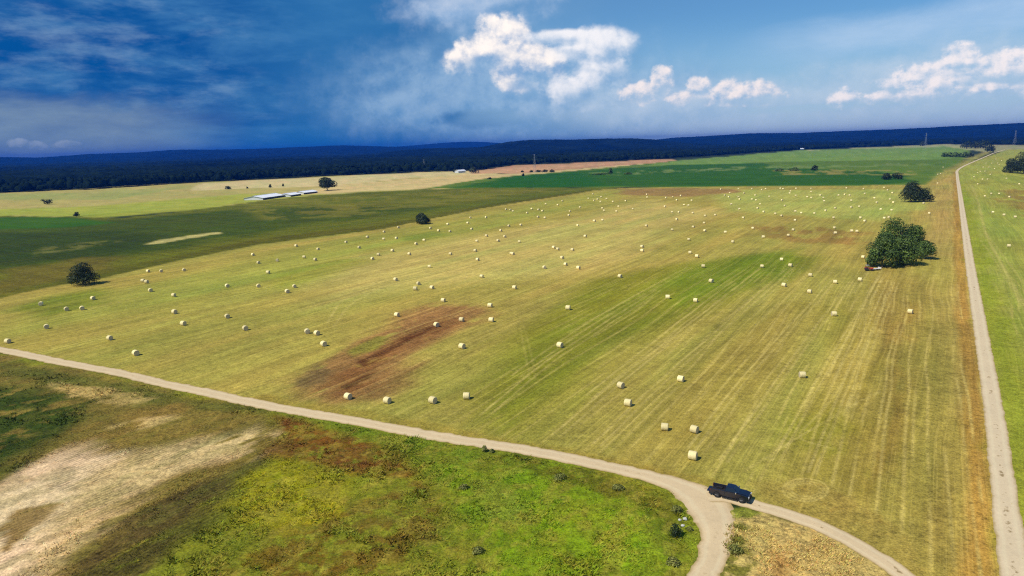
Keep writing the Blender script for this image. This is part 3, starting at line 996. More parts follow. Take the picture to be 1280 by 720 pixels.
r1 = build_road('dirt_road', ROAD_FIELD, 3.7, M['lane'], 0.35, [(880, 624, 5, 1.5), (892, 645, 5, .7)], jag=0.4)
r1['label'] = 'pale dirt lane along the near edge of the hay field'
r2 = build_road('dirt_track', ROAD_BRANCH, 2.9, M['lane'], 1.0, [(880, 612, 4, .8)], seed=8, zoff=0.055)
r2['label'] = 'narrow pale dirt track curving away in front of the pickup'
r3 = build_road('gravel_road', ROAD_LEVEE, 3.3, M['gravel'], 1.0, seed=14)
r3['label'] = 'straight pale gravel road along the right of the hay field'

# ------------------------------------------------------------------ far land: hills and wood
FOREST_EDGE = [(-400, 244), (-150, 243), (0, 241), (120, 236.5), (250, 228), (400, 220.5), (520, 215.3), (600, 213), (640, 206.5), (740, 202.5), (840, 198.3), (900, 194.5), (1000, 187.5), (1090, 183.5), (1180, 180.3), (1240, 181), (1290, 182), (1450, 186)]
_fe = [G(a, b) for a, b in FOREST_EDGE]
FE_AZ = np.array([math.atan2(p[0], p[1]) for p in _fe])
FE_R = np.array([math.hypot(p[0], p[1]) for p in _fe])


def edge_r(a):
    return np.interp(a, FE_AZ, FE_R)


def ico(sub=1):
    bm = bmesh.new()
    bmesh.ops.create_icosphere(bm, subdivisions=sub, radius=1.0)
    V = np.array([v.co[:] for v in bm.verts])
    F = np.array([[v.index for v in f.verts] for f in bm.faces])
    bm.free()
    return V, F


def build_forest():
    rng = np.random.default_rng(3)
    V0, F0 = ico(2)
    keep = (V0[F0][:, :, 2].mean(1) > -0.45)
    F0 = F0[keep]
    n = 7000
    a = rng.uniform(rad(-50), rad(50), n)
    t = rng.random(n) ** 1.6
    r = edge_r(a) + 4 + t * (220 + 0.10 * edge_r(a))
    r += (fbm(np.degrees(a) * 2.0, a * 0, 5, 3) - 0.5) * 30
    x, y = np.sin(a) * r, np.cos(a) * r
    w = rng.uniform(2.8, 7.0, n) * (0.8 + r / 5000)
    h = rng.uniform(5.0, 12.0, n)
    s = np.column_stack([w, w * rng.uniform(.8, 1.2, n), h * 0.62])
    jit = 1 + (rng.random((n, len(V0), 1)) - 0.5) * 0.62
    V = V0[None] * jit * s[:, None, :]
    V[:, :, 2] += (h * 0.72)[:, None]
    V[:, :, 0] += x[:, None]
    V[:, :, 1] += y[:, None]
    shade = rng.random(n)[:, None] * 0.75 + rng.random((n, len(V0))) * 0.5 - 0.15
    col = np.repeat(np.clip(shade, 0, 1)[:, :, None], 3, 2)
    F = F0[None] + (np.arange(n) * len(V0))[:, None, None]
    me = mesh_from('woodland', V.reshape(-1, 3), F.reshape(-1, 3), False, {'Col': col.reshape(-1, 3)})
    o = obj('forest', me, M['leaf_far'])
    tag(o, 'dark wood stretching along the far edge of the fields', 'forest', None, 'stuff')
    # closed canopy further back
    az_ = np.radians(np.arange(-56, 56, 0.14))
    tt = np.geomspace(1.0, 9.0, 110)
    A, T_ = np.meshgrid(az_, tt)
    R = (edge_r(A) + 120) * T_ ** 0.9
    R = np.minimum(R, 13000 + T_)
    x, y = np.sin(A) * R, np.cos(A) * R
    z = 10.5 + (fbm(x / 22, y / 22, 3, 3, .7) - 0.5) * 13 * np.clip(R / 1500, .6, 1.6) + (fbm(x / 300, y / 300, 9, 3) - 0.5) * 14
    na = len(az_)
    I = (np.arange(len(tt) - 1)[:, None] * na + np.arange(na - 1)[None]).ravel()
    F = np.column_stack([I, I + na, I + na + 1, I + 1])
    sh = np.clip(fbm(x / 40, y / 40, 13, 3, .7) * 1.5 - 0.4 + (fbm(x / 500, y / 500, 17, 3) - .5) * 1.2, 0, 1).ravel()
    me = mesh_from('woodland_canopy', np.column_stack([x.ravel(), y.ravel(), z.ravel()]), F, False, {'Col': np.repeat(sh[:, None], 3, 1)})
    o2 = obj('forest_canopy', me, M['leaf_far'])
    tag(o2, 'unbroken dark tree canopy running back towards the hills', 'forest', None, 'stuff')


build_forest()


def build_hill(label, crest, dist, depth, seed, rough=6.0):
    """ridge whose crest was surveyed at photo positions, standing at a given distance"""
    pts = sorted([(AE(x, y)) for x, y in crest])
    A0 = np.array([p[0] for p in pts])
    E0 = np.array([p[1] for p in pts])
    az_ = np.arange(A0[0], A0[-1], 0.07)
    crest_z = CAM_H + dist * np.tan(np.radians(np.interp(az_, A0, E0)))
    crest_z = np.convolve(np.pad(crest_z, 6, 'edge'), np.ones(13) / 13, 'valid')
    taper = sstep(az_, A0[0], A0[0] + 2.0) * (1 - sstep(az_, A0[-1] - 2.0, A0[-1]))
    T_ = np.linspace(-1, 0.6, 26)
    A, Tt = np.meshgrid(np.radians(az_), T_)
    R = dist + Tt * depth
    x, y = np.sin(A) * R, np.cos(A) * R
    prof = np.where(Tt < 0, (1 + Tt) ** 1.5, 1 - (Tt / 0.6) ** 2)
    spur = (fbm(x / 700, y / 700, seed, 4, .55) - 0.5)
    z = (crest_z[None] * taper[None]) * np.clip(prof * (1 + spur * 1.2 * np.abs(Tt)), 0, 1.02) + (fbm(x / 60, y / 60, seed + 4, 3, .7) - 0.5) * rough
    na = len(az_)
    I = (np.arange(len(T_) - 1)[:, None] * na + np.arange(na - 1)[None]).ravel()
    F = np.column_stack([I, I + na, I + na + 1, I + 1])
    sh = np.clip(fbm(x / 120, y / 120, seed + 7, 4, .7) * 1.4 - 0.4, 0, 1).ravel()
    me = mesh_from('hill', np.column_stack([x.ravel(), y.ravel(), z.ravel()]), F, True, {'Col': np.repeat(sh[:, None], 3, 1)})
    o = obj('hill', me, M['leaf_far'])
    tag(o, label, None, None, 'structure')
    return float(z.max())


tops = [
    build_hill('long blue ridge far behind the wood on the left', [(-300, 203), (-120, 199), (0, 196), (50, 197), (110, 192.5), (170, 190.5), (220, 187), (270, 187), (320, 186), (425, 181.5), (500, 183.5), (560, 186), (640, 187)], 9500, 3200, 3),
    build_hill('faint pale blue ridge on the horizon in the centre', [(420, 190), (500, 183), (560, 178), (590, 177), (615, 178), (640, 180), (680, 182), (760, 182)], 13500, 1200, 9),
    build_hill('dark navy wooded hill behind the pinkish field', [(440, 196), (500, 188), (540, 185.5), (600, 184), (630, 178), (660, 174.5), (720, 174), (790, 172.5), (820, 174.5), (850, 178), (900, 181), (960, 182)], 5200, 1500, 17),
    build_hill('blue wooded ridge along the horizon on the right', [(790, 178), (841, 172), (900, 169), (939, 166.5), (1000, 166), (1060, 163.5), (1150, 160), (1200, 157), (1280, 153.5), (1380, 152), (1500, 154), (1640, 158)], 8000, 2400, 29),
]

# ------------------------------------------------------------------ trees
def crown_mesh(w, h, z0, n, leaf, seed, lobes=12, flat=1.0, shape='round'):
    rng = np.random.default_rng(seed)
    L = []
    for i in range(lobes):
        t = rng.random()
        zc = z0 + (h - z0) * (0.14 + 0.62 * t)
        if shape == 'round':
            rmax = math.sqrt(max(0.05, 1 - max(0.0, t * 1.25 - 0.3) ** 2)) * 0.34 * w
        elif shape == 'vee':
            rmax = (0.15 + 0.35 * t) * w
        elif shape == 'dome':
            rmax = (0.42 - 0.30 * t) * w
        else:
            rmax = 0.38 * w
        a = rng.uniform(0, 2 * math.pi)
        q = math.sqrt(rng.random()) * rmax
        rl = w * rng.uniform(0.17, 0.28)
        L.append((q * math.cos(a), q * math.sin(a) * flat, zc, rl, rl * rng.uniform(.6, .95) * min(1.2, (h - z0) / w * 1.3)))
    L.append((0, 0, z0 + (h - z0) * 0.42, w * 0.33, (h - z0) * 0.42))
    for k in range(5):
        a = k * 1.2566 + seed
        L.append((math.cos(a) * w * .27, math.sin(a) * w * .27 * flat, z0 + (h - z0) * .24, w * .2, (h - z0) * .26))
    L = np.array(L)
    wts = L[:, 3] ** 2
    li = rng.choice(len(L), n, p=wts / wts.sum())
    d = rng.normal(size=(n, 3))
    d /= np.linalg.norm(d, axis=1)[:, None]
    d[:, 2] = np.where(d[:, 2] < -0.75, -d[:, 2], d[:, 2])
    rr = rng.uniform(0.72, 1.08, n) ** 0.7
    c = L[li]
    P = np.column_stack([c[:, 0] + d[:, 0] * c[:, 3] * rr, c[:, 1] + d[:, 1] * c[:, 3] * rr, c[:, 2] + d[:, 2] * c[:, 4] * rr])
    P[:, 2] = np.maximum(P[:, 2], z0 * 0.9 + 0.1)
    nrm = d + rng.normal(size=(n, 3)) * 0.34
    nrm /= np.linalg.norm(nrm, axis=1)[:, None]
    tmp = rng.normal(size=(n, 3))
    ta = np.cross(nrm, tmp)
    ta /= np.linalg.norm(ta, axis=1)[:, None]
    tb = np.cross(nrm, ta)
    s = leaf * rng.uniform(0.55, 1.35, n)[:, None]
    q = [P + ta * s * .5, P + tb * s * .34 + nrm * s * .12, P - ta * s * .5, P - tb * s * .34 - nrm * s * .05]
    V = np.stack(q, 1).reshape(-1, 3)
    F = np.arange(n * 4).reshape(n, 4)
    lobe_tone = rng.random(len(L))
    tone = np.clip(0.60 * lobe_tone[li] ** 1.4 + 0.45 * rng.random(n) - 0.04, 0, 1)
    col = np.repeat(np.repeat(tone, 4)[:, None], 3, 1)
    return mesh_from('crown', V, F, False, {'Col': col})


def trunk_mesh(w, h, z0, seed):
    rng = random.Random(seed)
    bm = bmesh.new()
    r0 = max(0.12, h * 0.028)
    top = z0 + (h - z0) * 0.45
    add_tube(bm, [(0, 0, -0.3), (0.03 * w * rng.uniform(-1, 1), 0, z0 * 0.6 + 0.1), (0.04 * w * rng.uniform(-1, 1), 0.03 * w, top)], [r0 * 1.25, r0, r0 * .45], 8)
    for k in range(5):
        a = k * 1.256 + rng.uniform(-.3, .3)
        zz = z0 * 0.7 + (top - z0 * 0.7) * (0.1 + 0.15 * k)
        e = (math.cos(a) * w * .30, math.sin(a) * w * .30, zz + (h - zz) * .42)
        add_tube(bm, [(0, 0, zz), (e[0] * .5, e[1] * .5, zz + (e[2] - zz) * .4), e], [r0 * .55, r0 * .4, r0 * .12], 6)
    return bm_mesh('trunk', bm, True)


def tree(name, label, cat, px, base_y, wpx, hpx, mat='leaf_dark', z0f=0.06, n=1400, seed=1, lobes=12, group=None, shape='round', leaf=None, flat=1.0, rz=0.0):
    p = G(px, base_y)
    s = mpp(p)
    w, h = wpx * s, hpx * s
    z = hz1(p[0], p[1])
    t = thing(name, label, cat, (p[0], p[1], z), rz, group)
    lf = leaf or max(0.45, 1.25 * s)
    obj('crown', crown_mesh(w, h, h * z0f, n, lf, seed, lobes, flat, shape), M[mat], t)
    obj('trunk', trunk_mesh(w, h, h * z0f, seed), M['bark'], t)
    return t


# lone trees and shrubs, left to right
tree('shrub_tree', 'dark rounded tree at the left hay field edge with a shadow to its right', 'tree', 104, 356, 38, 28, 'leaf_dark', .04, 6500, 11, 14, None, 'dome')
tree('small_tree', 'small flat-topped tree alone on the pale field at far left', 'tree', 60, 255.5, 11, 7.5, 'leaf_dark', .1, 420, 12, 8, None, 'vee')
tree('small_tree', 'tiny rounded tree at the tip of the bright green strip, far left', 'tree', 96, 271, 8, 6, 'leaf_dark', .15, 320, 13, 7)
tree('shrub', 'low wide shrub at the left end of the far ditch line', 'shrub', 285, 236.5, 9, 4, 'leaf_dark', .02, 240, 14, 7, 'shrubs on the far ditch line')
tree('shrub', 'tiny shrub just left of the white sheds on the ditch line', 'shrub', 309, 235.6, 3, 2.2, 'leaf_dark', .02, 90, 15, 5, 'shrubs on the far ditch line')
tree('shrub', 'small upright shrub above the largest white shed', 'shrub', 338, 234.5, 4.5, 4.5, 'leaf_dark', .02, 140, 16, 6, 'shrubs on the far ditch line')
tree('shrub', 'small thin shrub above the middle white shed', 'shrub', 354, 233, 3, 4, 'leaf_dark', .02, 110, 17, 6, 'shrubs on the far ditch line')
tree('oak_tree', 'round-crowned dark tree on a bare trunk beside the white sheds', 'tree', 409.5, 238, 22, 19, 'leaf_dark', .16, 4500, 18, 14, None, 'col')
tree('bush', 'lone dark domed bush on the olive strip above the bales', 'bush', 528.5, 280, 19.5, 14.5, 'leaf_dark', .03, 3200, 19, 12, None, 'dome')
tree('farm_tree', 'dark bushy tree right of the small white barn', 'tree', 592, 216.5, 14, 9.5, 'leaf_dark', .04, 700, 20, 10)
tree('farm_tree', 'small dark tree left of the small white barn', 'tree', 569, 216, 6, 5, 'leaf_dark', .04, 260, 21, 7)
tree('shrub', 'low dark shrub on the upper edge of the bright green crop', 'shrub', 612, 224, 7, 2.5, 'leaf_dark', .02, 160, 22, 6)
tree('shrub', 'tiny round shrub at the corner where straw meets green crop', 'shrub', 654, 220, 4, 3.5, 'leaf_dark', .02, 130, 23, 6)
for k, (x, lab) in enumerate([(653, 'leftmost small shrub of the row on the straw field'), (664, 'second small shrub of the row on the straw field'), (673, 'third shrub of the row on the straw field'), (681, 'fourth shrub of the row on the straw field'), (690, 'rightmost shrub of the row on the straw field')]):
    tree('shrub', lab, 'shrub', x, 215.3, (4, 5, 8, 9, 8)[k], (2.4, 2.8, 3.6, 4, 4)[k], 'leaf_dark', .02, 170, 24 + k, 6, 'shrub row on the straw field')
tree('small_tree', 'small upright tree standing in the dark green crop land', 'tree', 763, 217.5, 6, 8, 'leaf_oak', .04, 420, 31, 8)
tree('low_shrubs', 'long low dark thicket left of the upright tree in the crop', 'thicket', 750, 218.4, 24, 2.4, 'leaf_oak', .02, 360, 32, 14, None, 'col', None, 0.25, 0)
tree('shrub', 'low shrub right of the upright tree in the crop land', 'shrub', 785, 218, 12, 3, 'leaf_oak', .02, 240, 33, 8)
tree('bush', 'largest round bush of the three in the striped crop land', 'bush', 1018, 213, 9.5, 6.5, 'leaf_dark', .02, 420, 34, 8, 'bushes in the striped crop land')
tree('bush', 'middle low bush of the three in the striped crop land', 'bush', 993, 213.5, 13, 5, 'leaf_oak', .02, 380, 35, 9, 'bushes in the striped crop land')
tree('bush', 'leftmost low bush of the three in the striped crop land', 'bush', 974, 214, 14, 3.8, 'leaf_oak', .02, 300, 36, 9, 'bushes in the striped crop land')
tree('bush', 'left of the twin dark bushes above the hay field corner', 'bush', 1108.5, 224.5, 14, 9.5, 'leaf_dark', .03, 900, 37, 9, 'twin bushes')
tree('bush', 'right of the twin dark bushes above the hay field corner', 'bush', 1121.5, 224, 15, 10, 'leaf_dark', .03, 900, 38, 9, 'twin bushes')
tree('field_tree', 'taller left half of the dark tree mound near the gravel road', 'tree', 1139, 252.5, 31, 26, 'leaf_dark', .03, 6000, 39, 13, 'dark tree mound near the gravel road', 'dome')
tree('field_tree', 'lower right half of the dark tree mound near the gravel road', 'tree', 1154, 252, 28, 17, 'leaf_dark', .03, 4500, 40, 12, 'dark tree mound near the gravel road', 'dome')
# the big clump
CL_G = 'clump of big trees in the hay field'
for (x, by, w, h, sd, z0, lab) in [
        (1103, 334, 40, 44, 41, .03, 'front left tree of the big green clump, above the red tractor'),
        (1130, 331, 44, 38, 42, .03, 'front middle tree of the big green clump, brightest crown'),
        (1116, 320, 40, 50, 43, .05, 'tallest tree at the back left of the big green clump'),
        (1140, 319, 34, 40, 44, .05, 'back right tree of the big green clump'),
        (1156, 324, 26, 25, 45, .2, 'outer right tree of the big green clump with bare trunks showing'),
        (1091, 333, 17, 25, 46, .03, 'small low tree at the left foot of the big green clump')]:
    tree('field_oak', lab, 'tree', x, by, w, h, 'leaf_oak', z0, 7000 if w > 30 else 2600, sd, 22, CL_G, 'round', 0.62)
# trees by the far end of the gravel road
for k, (x, h, lab) in enumerate([(1181, 6, 'leftmost block of the clipped-looking hedge by the crop'), (1188, 6, 'second block of the hedge by the crop'), (1195, 6.3, 'third block of the hedge by the crop'), (1201, 6.5, 'fourth block of the hedge by the crop'), (1206, 8.6, 'tall right end tree of the hedge by the crop')]):
    tree('hedge_tree', lab, 'hedge', x, 196.5, 8.5, h, 'leaf_oak', .02, 420, 50 + k, 9, 'hedge beside the green crop', 'col')
tree('bush', 'small round dark bush right of the hedge by the crop', 'bush', 1213.5, 196, 8.5, 5.5, 'leaf_dark', .02, 320, 56, 8, None, 'dome')
tree('roadside_tree', 'dark tree beside the far bend of the gravel road', 'tree', 1237.5, 190.5, 12, 13, 'leaf_dark', .04, 800, 57, 10)
for k, (x, by, w, h, lab) in enumerate([(1208, 186, 16, 10, 'left tree of the far grove by the gravel road'), (1219, 186, 16, 11.5, 'middle tree of the far grove by the gravel road'), (1229, 186, 14, 11, 'right tree of the far grove by the gravel road')]):
    tree('grove_tree', lab, 'tree', x, by, w, h, 'leaf_dark', .03, 650, 58 + k, 10, 'far grove by the gravel road')
tree('edge_tree', 'left low tree of the dark clump at the right picture edge', 'tree', 1265, 216, 22, 18, 'leaf_dark', .03, 3500, 62, 12, 'dark clump at the right edge', 'dome')
tree('edge_tree', 'tall right tree of the dark clump at the right picture edge', 'tree', 1280, 217, 30, 29, 'leaf_dark', .03, 5000, 63, 13, 'dark clump at the right edge')
tree('edge_tree', 'outermost tree of the dark clump, cut by the right picture edge', 'tree', 1300, 219, 34, 33, 'leaf_dark', .03, 5000, 64, 13, 'dark clump at the right edge')
tree('far_tree', 'dark tree at the far field edge behind the lattice tower', 'tree', 1153, 182.5, 8, 6, 'leaf_dark', .03, 300, 65, 8)
tree('roadside_bush', 'small dark leafy bush beside the fork of the dirt lane', 'bush', 843.5, 670, 19, 19, 'leaf_dark', .03, 700, 66, 9, None, 'dome', 0.2)

for k, (x, y, w, h, lab) in enumerate([
        (606, 566, 9, 9, 'taller dark weed clump on the lane edge at lower centre'),
        (615, 567, 7, 5, 'small dark weed clump right of the taller one on the lane edge'),
        (700, 600, 22, 7, 'wide low weed clump just under the lane at lower centre'),
        (772, 612, 18, 7, 'olive weed clump under the lane, left of the fork'),
        (846, 640, 18, 10, 'dark weed clump above the roadside bush by the fork'),
        (842, 704, 22, 9, 'dark weed clump below the roadside bush, near the picture bottom'),
        (862, 662, 9, 5, 'small weed tuft on the left shoulder of the fork lane'),
        (580, 612, 16, 7, 'lone weed clump in the green pasture left of centre'),
        (597, 690, 20, 7, 'dark weed clump low in the green pasture, bottom centre'),
        (918, 690, 24, 12, 'olive weed clump on the right shoulder of the fork lane')]):
    tree('weed_clump', lab, 'weeds', x, y, w, h, 'leaf_weed', .02, 420, 80 + k, 10, 'weed clumps beside the lane', 'dome', 0.22)

# ------------------------------------------------------------------ hay bales
BALE_R, BALE_L = 0.72, 1.28


def bale_bm(ends=True, barrel=True, side=None):
    n = 28
    prof = [(-BALE_L / 2, BALE_R * 0.93), (-BALE_L / 2 + 0.05, BALE_R * 0.985), (-0.35, BALE_R * 1.0), (0, BALE_R * 1.008), (0.35, BALE_R * 1.0), (BALE_L / 2 - 0.05, BALE_R * 0.985), (BALE_L / 2, BALE_R * 0.93)]
    bm = bmesh.new()

    def pt(x, r_, k):
        a = 2 * math.pi * k / n
        lump = 1 + 0.015 * math.sin(3 * a + x * 2) + 0.01 * math.sin(7 * a)
        y, z = r_ * lump * math.cos(a), r_ * lump * math.sin(a)
        z = max(z, -0.70 * 1.0)
        return (x, y, z + 0.70)
    if barrel:
        rings = [[bm.verts.new(pt(x, r_, k)) for k in range(n)] for x, r_ in prof]
        for a, b_ in zip(rings[:-1], rings[1:]):
            for k in range(n):
                f = bm.faces.new((a[k], a[(k + 1) % n], b_[(k + 1) % n], b_[k]))
                f.smooth = True
    if ends:
        for sgn in ((-1, 1) if side is None else (side,)):
            r_out = [bm.verts.new(pt(sgn * BALE_L / 2, BALE_R * 0.93, k)) for k in range(n)]
            r_mid = [bm.verts.new(pt(sgn * (BALE_L / 2 + 0.02), BALE_R * 0.5, k)) for k in range(n)]
            for k in range(n):
                f = bm.faces.new((r_out[k], r_out[(k + 1) % n], r_mid[(k + 1) % n], r_mid[k]))
                f.material_index = 1 if barrel else 0
            f = bm.faces.new(r_mid)
            f.material_index = 1 if barrel else 0
    return bm


ME_BALE = bm_mesh('hay_bale', bale_bm())
ME_BALE.materials.append(M['bale'])
ME_BALE.materials.append(M['bale_end'])
ME_ROLL = bm_mesh('rolled_hay', bale_bm(False, True))
ME_ROLL.materials.append(M['bale'])
ME_END = [bm_mesh('end_face', bale_bm(True, False, s)) for s in (-1, 1)]
for m_ in ME_END:
    m_.materials.append(M['bale_end'])

# photo survey of the bales near enough to be told apart: x, y of the centre and what sets each apart
NEAR_BALES = [
    (866, 569, 'nearest round hay bale, alone straight above the black pickup'),
    (868, 536, 'right of the pair of hay bales just above the nearest bale'),
    (831, 533, 'left of the pair of hay bales just above the nearest bale'),
    (785, 503, 'lower of two hay bales one above the other in the centre foreground'),
    (776, 481, 'upper of two hay bales one above the other in the centre foreground'),
    (851, 473, 'lone pale hay bale up and right of the centre foreground pair'),
    (1003, 468, 'lone dull hay bale by itself in the right foreground stubble'),
    (1138, 389, 'lone bright hay bale nearest the brown strip by the gravel road'),
    (1042.5, 392, 'hay bale alone midway between big clump and dull foreground bale'),
    (583, 494.5, 'rightmost of four hay bales in a row along the dirt lane'),
    (541, 500, 'third from left of four hay bales in a row along the lane'),
    (484, 500, 'second from left of four hay bales in a row along the lane'),
    (435, 495, 'leftmost of four hay bales in a row, on the brown soil'),
    (577.5, 432.5, 'hay bale just right of the middle of the brown soil patch'),
    (700, 431, 'lone hay bale in the green centre, left of it open stubble'),
    (545.5, 405.5, 'hay bale on the brown soil patch at its upper right'),
    (577, 399, 'hay bale at the upper right tip of the brown soil patch'),
    (496, 393, 'hay bale at the upper rim of the brown soil patch'),
    (554, 375, 'hay bale just above the upper tip of the brown soil patch'),
    (614, 399.5, 'lower of two hay bales right of the brown patch tip'),
    (612.5, 381.5, 'upper of two hay bales right of the brown patch tip'),
    (404.5, 429.5, 'lowest of three hay bales at the left of the brown patch'),
    (396, 416, 'right bale of the close pair left of the brown patch'),
    (384, 414, 'left bale of the close pair left of the brown patch'),
    (169.5, 441, 'nearest hay bale to the dirt lane on the left side'),
    (137, 422, 'hay bale up and left of the one nearest the lane on the left'),
    (9.5, 426, 'hay bale at the left picture edge just above the dirt lane'),
    (58, 408, 'lone hay bale at far left between lane and the paired bales'),
    (51, 379.5, 'leftmost hay bale of the upper left group'),
    (83, 386, 'left bale of the side-by-side pair at far left'),
    (102.5, 385, 'right bale of the side-by-side pair at far left'),
    (116, 372.5, 'hay bale just below the dark rounded tree at the left'),
    (229, 404, 'lower of two hay bales stepping down at left centre'),
    (218, 389.5, 'upper of two hay bales stepping down at left centre'),
    (217, 368.5, 'faint hay bale above the two stepping down at left centre'),
    (188, 362.5, 'single hay bale below the touching pair at upper left'),
    (183, 352, 'right bale of the touching pair at upper left'),
    (178.5, 350.5, 'left bale of the touching pair at upper left'),
    (185, 338.5, 'left bale of three along the upper left field edge'),
    (201.5, 338.5, 'middle bale of three along the upper left field edge'),
    (230, 337, 'right bale of three along the upper left field edge'),
    (284, 357, 'upper of two hay bales in line below the left field edge'),
    (284, 395, 'lower of two hay bales in line below the left field edge'),
    (306.5, 410, 'hay bale down and right of the lone left-centre bale'),
    (323, 357, 'hay bale left of the slanting pair at left of centre'),
    (359, 364, 'lower left bale of the slanting pair at left of centre'),
    (368, 357.5, 'upper right bale of the slanting pair at left of centre'),
    (335, 340, 'hay bale above the slanting pair at left of centre'),
    (519, 360.5, 'lowest of three clustered hay bales above the brown patch'),
    (523, 354, 'top of three clustered hay bales above the brown patch'),
    (540, 359, 'rightmost of three clustered hay bales above the brown patch'),
    (494.5, 349, 'hay bale left of the cluster of three above the brown patch'),
    (602, 345, 'hay bale above and right of the cluster of three in the centre'),
    (643, 359, 'hay bale alone at the middle of the field'),
    (710, 384.5, 'dull half-shaded hay bale in the middle of the field'),
    (775, 345, 'hay bale alone at the left start of the green swath'),
    (834.5, 371, 'left of the two level hay bales on the green swath'),
    (869.5, 375, 'right of the two level hay bales on the green swath'),
    (889, 351, 'hay bale above the two level ones on the green swath'),
    (879, 332.5, 'hay bale at the upper end of the green swath'),
    (952.5, 332.5, 'hay bale on the green swath right of the upper end one'),
    (980, 356, 'small faint hay bale left of the clump, standing alone'),
    (1012, 364, 'lower of two hay bales left of the big clump'),
    (1013, 343.5, 'upper of two hay bales left of the big clump'),
    (1044, 352, 'hay bale left of the red tractor, further from the clump'),
    (1075, 349, 'hay bale just below the red tractor'),
    (1079, 321, 'hay bale touching the left side of the big clump'),
    (988, 331.5, 'lower of two hay bales in line left of the clump'),
    (977, 324, 'upper of two hay bales in line left of the clump'),
]
FAR_LEFT = [(316, 318), (323, 328), (346.5, 325), (380, 321), (394, 324), (465.5, 323), (536.5, 333), (597, 324), (370, 307), (397.5, 311), (432.5, 302.5), (449, 309), (459, 296), (480, 289.5), (479.5, 298.5),
            (498, 284), (495.5, 297.5), (473, 318), (490.5, 313), (511.5, 317), (520, 304.5), (530, 300), (538, 285), (548, 288), (562.5, 289), (559.5, 280), (563, 317), (584.5, 278.5), (588, 272), (589.5, 286),
            (594, 313), (596, 301), (608, 294.5), (622.5, 300.5), (626, 288), (631, 295.5), (636, 282), (632.5, 261.5), (638, 262), (639, 316.5), (607.5, 271.5)]
FAR_MID = [(641, 264), (659, 266), (664.5, 261), (673, 262), (678, 263.5), (682, 255), (697, 256), (703, 251), (672.5, 271), (681, 272), (651, 281), (649, 302), (641, 317), (711, 269), (712.5, 264), (725, 259),
           (722, 281.5), (735.5, 248), (742.5, 250.5), (747, 249), (751.5, 246), (750.5, 252), (741, 242.5), (758, 248.5), (766, 252), (753, 260), (755, 263), (770.5, 264), (773, 258), (782, 251), (791, 261), (743, 276),
           (753, 275), (731.5, 295), (692, 309), (697, 311), (715.5, 312), (702.5, 322), (707, 330), (680.5, 334), (723, 334.5), (808, 282), (802.5, 308), (802.5, 313), (831, 258), (808.5, 243), (809, 246.5), (832.5, 247),
           (841, 246), (846, 250), (851, 244.5), (855, 256), (860.5, 256.5), (864.5, 250.5), (840, 265), (848.5, 265), (846, 274), (840, 287), (866, 266), (866.5, 283.5), (861, 299), (862.5, 315.5), (871, 320),
           (881.5, 269.5), (880, 278.5), (881, 288), (894, 268.5)]
FAR_RIGHT = [(906.5, 290), (916, 302), (911, 246), (912, 241), (906, 244), (901, 236.5), (914, 255), (923, 236), (923, 246), (924.5, 249), (924, 261), (929, 272), (930, 241.5), (940, 236), (940, 249), (944, 244), (945, 250),
             (947, 260), (950, 255), (954.5, 264.5), (941, 285), (954, 296), (952.5, 237), (957, 236), (961.5, 245.5), (975.5, 235.5), (979, 236), (977.5, 250), (981, 257), (988, 239), (987, 241.5), (994.5, 244.5), (995, 235.5),
             (969, 267), (977, 269.5), (994, 264), (1001.5, 266), (994, 275), (991.5, 287), (985.5, 294), (1014, 235.5), (1014, 239.5), (1009, 246), (1014, 247), (1018, 266.5), (1025.5, 244), (1029, 247), (1030, 251), (1032, 263),
             (1042, 272), (1044, 260), (1043, 284.5), (1044, 291), (1048, 244), (1056, 243), (1058, 235), (1062, 244), (1064, 250.5), (1064, 259), (1074, 258), (1075.5, 272), (1081, 276), (1064.5, 288.5), (1071, 289),
             (1079.5, 236), (1081, 242), (1093, 247.5), (1096, 253), (1105, 234.5), (1109.5, 237.5), (1101, 261.5), (1112.5, 249), (1115.5, 241), (1116.5, 253), (1114.5, 262.5), (1105.5, 272.5), (1111, 271.5), (1154.5, 254), (1161.5, 266.5)]
ACROSS = [(1172, 218), (1172, 229), (1179, 209), (1176, 217)]
BEYOND = [(1228, 224), (1234.5, 224), (1238, 218), (1225.5, 214.5), (1229, 209), (1236, 209), (1240, 204), (1247, 204), (1217.5, 221), (1232.5, 204), (1245, 199), (1252, 201), (1249, 206), (1243, 211), (1222, 216), (1231, 214)]
BEYOND_NEAR = [
    (1261, 307, 'nearest hay bale on the strip right of the gravel road'),
    (1269, 271, 'rightmost of three level hay bales right of the gravel road'),
    (1255, 268.5, 'middle of three level hay bales right of the gravel road'),
    (1241, 265, 'leftmost of three level hay bales right of the gravel road'),
    (1231, 245, 'leftmost of the four hay bales above the level three right of the road'),
    (1239, 242, 'second of the four hay bales above the level three right of the road'),
    (1249, 242, 'third of the four hay bales above the level three right of the road'),
    (1262, 246, 'fourth of the four bales above the level three, on brown ground'),
    (1222, 230, 'bright hay bale closest to the gravel road beyond its bend'),
    (1258, 223, 'hay bale just below the dark clump at the right edge'),
    (1274, 230, 'hay bale at the right picture edge under the dark clump'),
]


